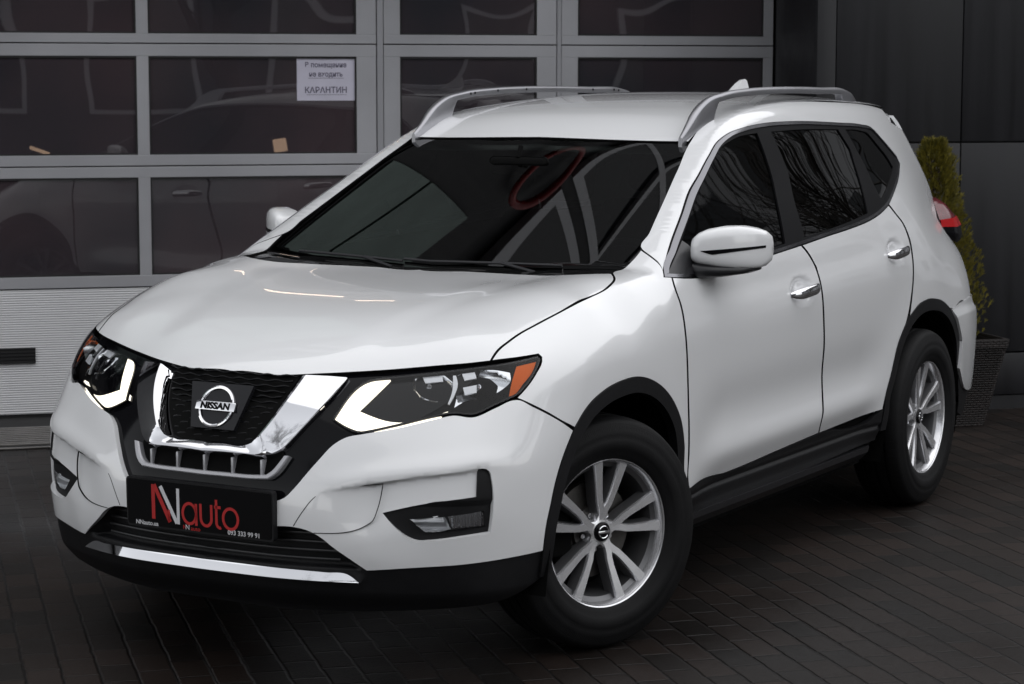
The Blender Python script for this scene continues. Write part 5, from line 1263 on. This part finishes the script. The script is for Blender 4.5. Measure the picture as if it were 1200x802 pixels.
# ---- notice behind the glass
pa = thing('paper_notice', 'white printed notice with three lines in the upper right pane of the left door', 'notice', BO, rotz=BA)
PM = frame((0, 0, 0), (1, 0, 0), (0, 0, 1))
boxes('paper', [((.515, .9705, 1.619), (.822, .9715, 1.842))], pmat('notice_paper', (.60, .58, .68), .8, var=.06, vscale=8, bump=.3, bscale=8), pa)
ink = pmat('notice_ink', (.12, .11, .16), .8)
def ptx(s, size, x, z, sx=1): text_mesh('notice_text', s, size, ink, Matrix.Translation((x, .9700, z)) @ PM, pa, extrude=.0002, sx=sx, offset=.0009)
ptx('В помещение', .036, .668, 1.803, .93); ptx('не входить', .036, .668, 1.755, .93); ptx('КАРАНТИН', .043, .668, 1.672, .95)
boxes('notice_rule', [((.575, .9696, 1.7345), (.762, .9700, 1.7365))], ink, pa); boxes('notice_rule', [((.565, .9696, 1.6485), (.778, .9700, 1.6505))], ink, pa)
# ---- warm glows added behind the panes, standing in for lights mirrored in the glass
M['warm'] = emit_mat('warm_glow', (1, .72, .42), 3.0)
def lamp(label, s, d, z, w, h, tilt=0):
    t = thing('mirrored_glow', label, 'lamp', wp(s, d, 0), group='warm glows added behind the door glass for mirrored lights', rotz=BA)
    bm = bmesh.new(); mt = Matrix.Translation((0, 0, z)) @ Matrix.Rotation(tilt, 4, 'Y'); add_box(bm, (-w/2, -.01, -h/2), (w/2, .03, h/2), .006, 2, mt)
    from_bm('glow_face', bm, M['warm'], t, True, 40)
    bm = bmesh.new(); add_box(bm, (-w/2-.012, .031, -h/2-.012), (w/2+.012, .08, h/2+.012), .01, 2, mt)
    tube(bm, [(0, .05, z), (0, .05, .03)], .012, 8)
    for a in (90, 210, 330): tube(bm, [(0, .05, .35), (.3*math.cos(R(a)), .05+.3*math.sin(R(a)), .01)], .010, 6)
    from_bm('glow_stand', bm, M['satin'], t, True, 40)
lamp('square warm glow added behind the pane under the notice for a mirrored light', .905, 3.96, 1.296, .085, .085, R(-8))
lamp('slanting warm glow added behind the far left pane for a mirrored light', -.637, 3.96, 1.272, .13, .022, R(20))
M['warm2'] = emit_mat('warm_ceiling_lamp', (1, .80, .52), 40)
for i, (s0, z, w, tl, lb) in enumerate(((.45, 2.86, .42, 10, 'warm hanging tube lamp behind the upper pane left of the pale post'), (.85, 3.10, .34, 4, 'higher warm hanging tube lamp deep behind the upper pane'))):
    t = thing('hanging_lamp', lb, 'lamp', wp(s0, 1.5, 0), group='warm tube lamps under the workshop ceiling', rotz=BA)
    bm = bmesh.new(); mt = Matrix.Translation((0, 0, z)) @ Matrix.Rotation(R(-tl), 4, 'Y'); add_box(bm, (-w/2, -.03, -.02), (w/2, .03, .02), .01, 2, mt); from_bm('lamp_tube', bm, M['warm2'], t, True, 40)
    bm = bmesh.new(); add_box(bm, (-w/2-.02, -.05, .021), (w/2+.02, .05, .05), .005, 2, mt)
    for q in (-.1, .1): tube(bm, [(q, 0, z+.03), (q, 0, 3.28)], .004, 6)
    from_bm('lamp_hood', bm, M['satin'], t, True, 40)
# ---- planter with a thuja
pot = thing('planter', 'tall dark woven square planter standing against the charcoal wall', 'planter', wp(3.60, -.36, 0), rotz=BA)
def weave():
    m = pmat('woven_planter', (.020, .016, .015), .55); nt = m.node_tree; b = nt.nodes['Principled BSDF']
    tc = nt.nodes.new('ShaderNodeTexCoord'); k = nt.nodes.new('ShaderNodeTexBrick'); mp = nt.nodes.new('ShaderNodeMapping'); mp.inputs['Rotation'].default_value = (R(90), 0, 0)
    k.inputs['Scale'].default_value = 1; k.inputs['Brick Width'].default_value = .034; k.inputs['Row Height'].default_value = .012; k.inputs['Mortar Size'].default_value = .003; k.inputs['Mortar Smooth'].default_value = 1
    k.inputs['Color1'].default_value = (.03, .022, .02, 1); k.inputs['Color2'].default_value = (.018, .014, .013, 1); k.inputs['Mortar'].default_value = (.004, .004, .004, 1)
    nt.links.new(tc.outputs['Object'], mp.inputs[0]); nt.links.new(mp.outputs[0], k.inputs[0]); nt.links.new(k.outputs['Color'], b.inputs['Base Color'])
    iv = nt.nodes.new('ShaderNodeMath'); iv.operation = 'SUBTRACT'; iv.inputs[0].default_value = 1; nt.links.new(k.outputs['Fac'], iv.inputs[1])
    bp = nt.nodes.new('ShaderNodeBump'); bp.inputs['Strength'].default_value = 1; bp.inputs['Distance'].default_value = .006; nt.links.new(iv.outputs[0], bp.inputs['Height']); nt.links.new(bp.outputs[0], b.inputs['Normal'])
    return m
bm = bmesh.new()
def sq(w, z, r=.03): return [bm.verts.new((x, y, z)) for x, y in rrect(w, w, r, 3)]
lv = [sq(.150, 0), sq(.226, .40), sq(.232, .405), sq(.236, .445), sq(.215, .447), sq(.205, .39)]
for a, b in zip(lv[:-1], lv[1:]):
    for k in range(len(a)): bm.faces.new((a[k], a[(k+1) % len(a)], b[(k+1) % len(a)], b[k]))
bm.faces.new(lv[0])
from_bm('pot', bm, weave(), pot, True, 40)
bm = bmesh.new(); bm.faces.new(sq(.206, .395)); from_bm('soil', bm, pmat('soil', (.04, .02, .015), .9, bump=1, bscale=60), pot)
th = thing('thuja_shrub', 'yellow green thuja growing from the woven planter behind the suv', 'shrub', wp(3.50, -.36, .39), rotz=BA)
random.seed(4)
def leafm(nm, c1, c2):
    m = bpy.data.materials.new(nm); m.use_nodes = True; nt = m.node_tree; b = nt.nodes['Principled BSDF']; setin(b, Roughness=.65)
    g = nt.nodes.new('ShaderNodeNewGeometry'); cr = nt.nodes.new('ShaderNodeValToRGB'); cr.color_ramp.elements[0].color = (*c1, 1); cr.color_ramp.elements[1].color = (*c2, 1)
    nt.links.new(g.outputs['Random Per Island'], cr.inputs[0]); nt.links.new(cr.outputs[0], b.inputs['Base Color']); return m
vs = []; fs = []
def rad(z): return .235*min(1, (.0+z)/.10+.3)*(1-(z/1.06)**1.6)**.75+.012
for i in range(5200):
    z = random.random()**.85*1.03; a = random.random()*2*math.pi
    lob = 1+.16*math.sin(a*3+z*9)+.10*math.sin(a*7-z*17)
    r = rad(z)*lob*random.uniform(.55, 1.06)
    c = Vector((r*math.cos(a), r*math.sin(a), z)); out = Vector((math.cos(a), math.sin(a), 1.5+random.uniform(-.5, .8))).normalized()
    sd_ = out.cross(Vector((random.uniform(-1, 1), random.uniform(-1, 1), random.uniform(-.3, .3)))).normalized()
    L_ = random.uniform(.022, .05); w = random.uniform(.006, .013)
    # a flat spray: stem leaf and two side leaflets
    for (o_, dr, l2) in ((0, out, 1), (.3, (out+sd_*.7).normalized(), .6), (.3, (out-sd_*.7).normalized(), .6)):
        p = c+out*L_*o_; q = len(vs); e = sd_*w*.5*l2
        vs += [p-e*.5, p+dr*L_*.5*l2-e, p+dr*L_*l2, p+dr*L_*.5*l2+e, p+e*.5]; fs.append((q, q+1, q+2, q+3, q+4))
mesh_obj('foliage', vs, fs, leafm('thuja_leaf', (.06, .056, .005), (.19, .155, .011)), th)
bm = bmesh.new(); tube(bm, [(0, 0, -.02), (.005, 0, .4), (-.01, .01, .95)], [.018, .012, .004], 8)
for i in range(60):
    z = random.uniform(.05, .9); a = random.random()*6.28; r = rad(z)*.7; tube(bm, [(0, 0, z), (r*.6*math.cos(a), r*.6*math.sin(a), z+.03), (r*math.cos(a), r*math.sin(a), z+.09)], [.005, .003, .001], 4)
from_bm('stem', bm, pmat('thuja_bark', (.05, .03, .02), .9), th)
# ---- across the yard, seen only mirrored in paint, chrome and glass: bare trees and a low hall
def bare_tree(label, x, y, h, seed):
    rnd = random.Random(seed); t = thing('bare_tree', label, 'tree', (x, y, 0), group='bare trees across the yard')
    bm = bmesh.new()
    def grow(p, d, r, l, lev):
        n = 4; pts = [p]; q = p.copy(); dd = d.copy()
        for i in range(n):
            dd = (dd+Vector((rnd.uniform(-.16, .16), rnd.uniform(-.16, .16), rnd.uniform(-.05, .12)))).normalized(); q = q+dd*l/n; pts.append(q.copy())
        tube(bm, pts, [r*(1-.5*i/n) for i in range(n+1)], 6 if lev < 2 else 3, caps=False)
        if lev < 4:
            for k in range((5, 5, 4, 4)[lev]):
                i = rnd.randint(1 if lev else 2, n); a = rnd.uniform(0, 6.28); nd = (dd+Vector((math.cos(a), math.sin(a), rnd.uniform(.0, .5)))*rnd.uniform(.6, 1)).normalized()
                grow(pts[i], nd, r*.46, l*rnd.uniform(.55, .78), lev+1)
    grow(Vector((0, 0, 0)), Vector((0, 0, 1)), .2, h*.42, 0)
    bm2 = from_bm('trunk', bm, M['bark'], t, True)
M['bark'] = pmat('dark_bark', (.025, .02, .017), .9)
for i, (x, y, h, lb) in enumerate(((-15, 4.5, 9, 'bare tree nearest the building end'), (-19.5, 2.5, 10, 'bare tree just past the building corner'), (-13, 8.5, 8, 'lower bare tree behind the car tail'), (-22, 7, 11, 'broad bare tree at the back of the yard'), (-11, 6, 7, 'slender bare tree close to the charcoal wall'), (-16, 13, 9, 'bare dark tree beyond the far end of the yard'), (-11, 17, 10, 'bare dark tree behind the parked suv tail side'), (-24, 15, 11, 'tallest bare tree at the yard corner'), (-4, 21, 9, 'bare tree standing opposite the driver door'), (9, 13, 8, 'bare tree in front of the dark hall'), (14, 7, 9, 'bare tree behind the photographer'), (13, 0, 9, 'bare tree left of the dark hall'))):
    bare_tree(lb, x, y, h, i+3)
hall = thing('low_hall', 'long dark hall across the yard from the garage', 'building', (17, 17, 0), rotz=R(134.9))
boxes('hall_wall', [((-16, -6, 0), (16, 0, 8.5))], pmat('hall_wall', (.045, .045, .05), .7, var=.1), hall)
boxes('hall_roof', [((-16.4, -6.4, 8.5), (16.4, .4, 8.8))], M['clad2'], hall)
for i in range(9):
    w = boxes('hall_window', [((-14.5+i*3.2, 0, 1.1), (-12.4+i*3.2, .06, 3.0))], M['wframe'], hall)
    boxes('hall_pane', [((-14.4+i*3.2, .061, 1.2), (-12.5+i*3.2, .07, 2.9))], M['upglass'], w)

def block(lb, loc, rz, w, h, col):  # unseen blocks added to dim the sky mirrored in side glass and paint
    blk = thing('sky_screen_block', lb, 'building', loc, rotz=rz)
    boxes('block_wall', [((-w, 0, 0), (w, 10, h))], pmat('block_wall', col, .8, var=.12, vscale=.4), blk)
    boxes('block_roof', [((-w-.3, -.3, h), (w+.3, 10.3, h+.6))], M['clad2'], blk)
    for i in range(int(w/1.7)):
        for j in range(int(h/3.3)):
            x0, z0 = -w+1.5+i*3.2, 1.2+j*3.2
            boxes('block_window', [((x0, -.06, z0), (x0+1.6, -.001, z0+1.6))], M['upglass'], blk)
block('pale grey block added out of view beyond the bare trees to screen the sky', (-40, 14, 0), R(70), 17, 17, (.34, .34, .35))
block('darker grey block added out of view at the far yard corner to screen the sky', (-25, 34, 0), R(40), 14, 14, (.30, .30, .31))
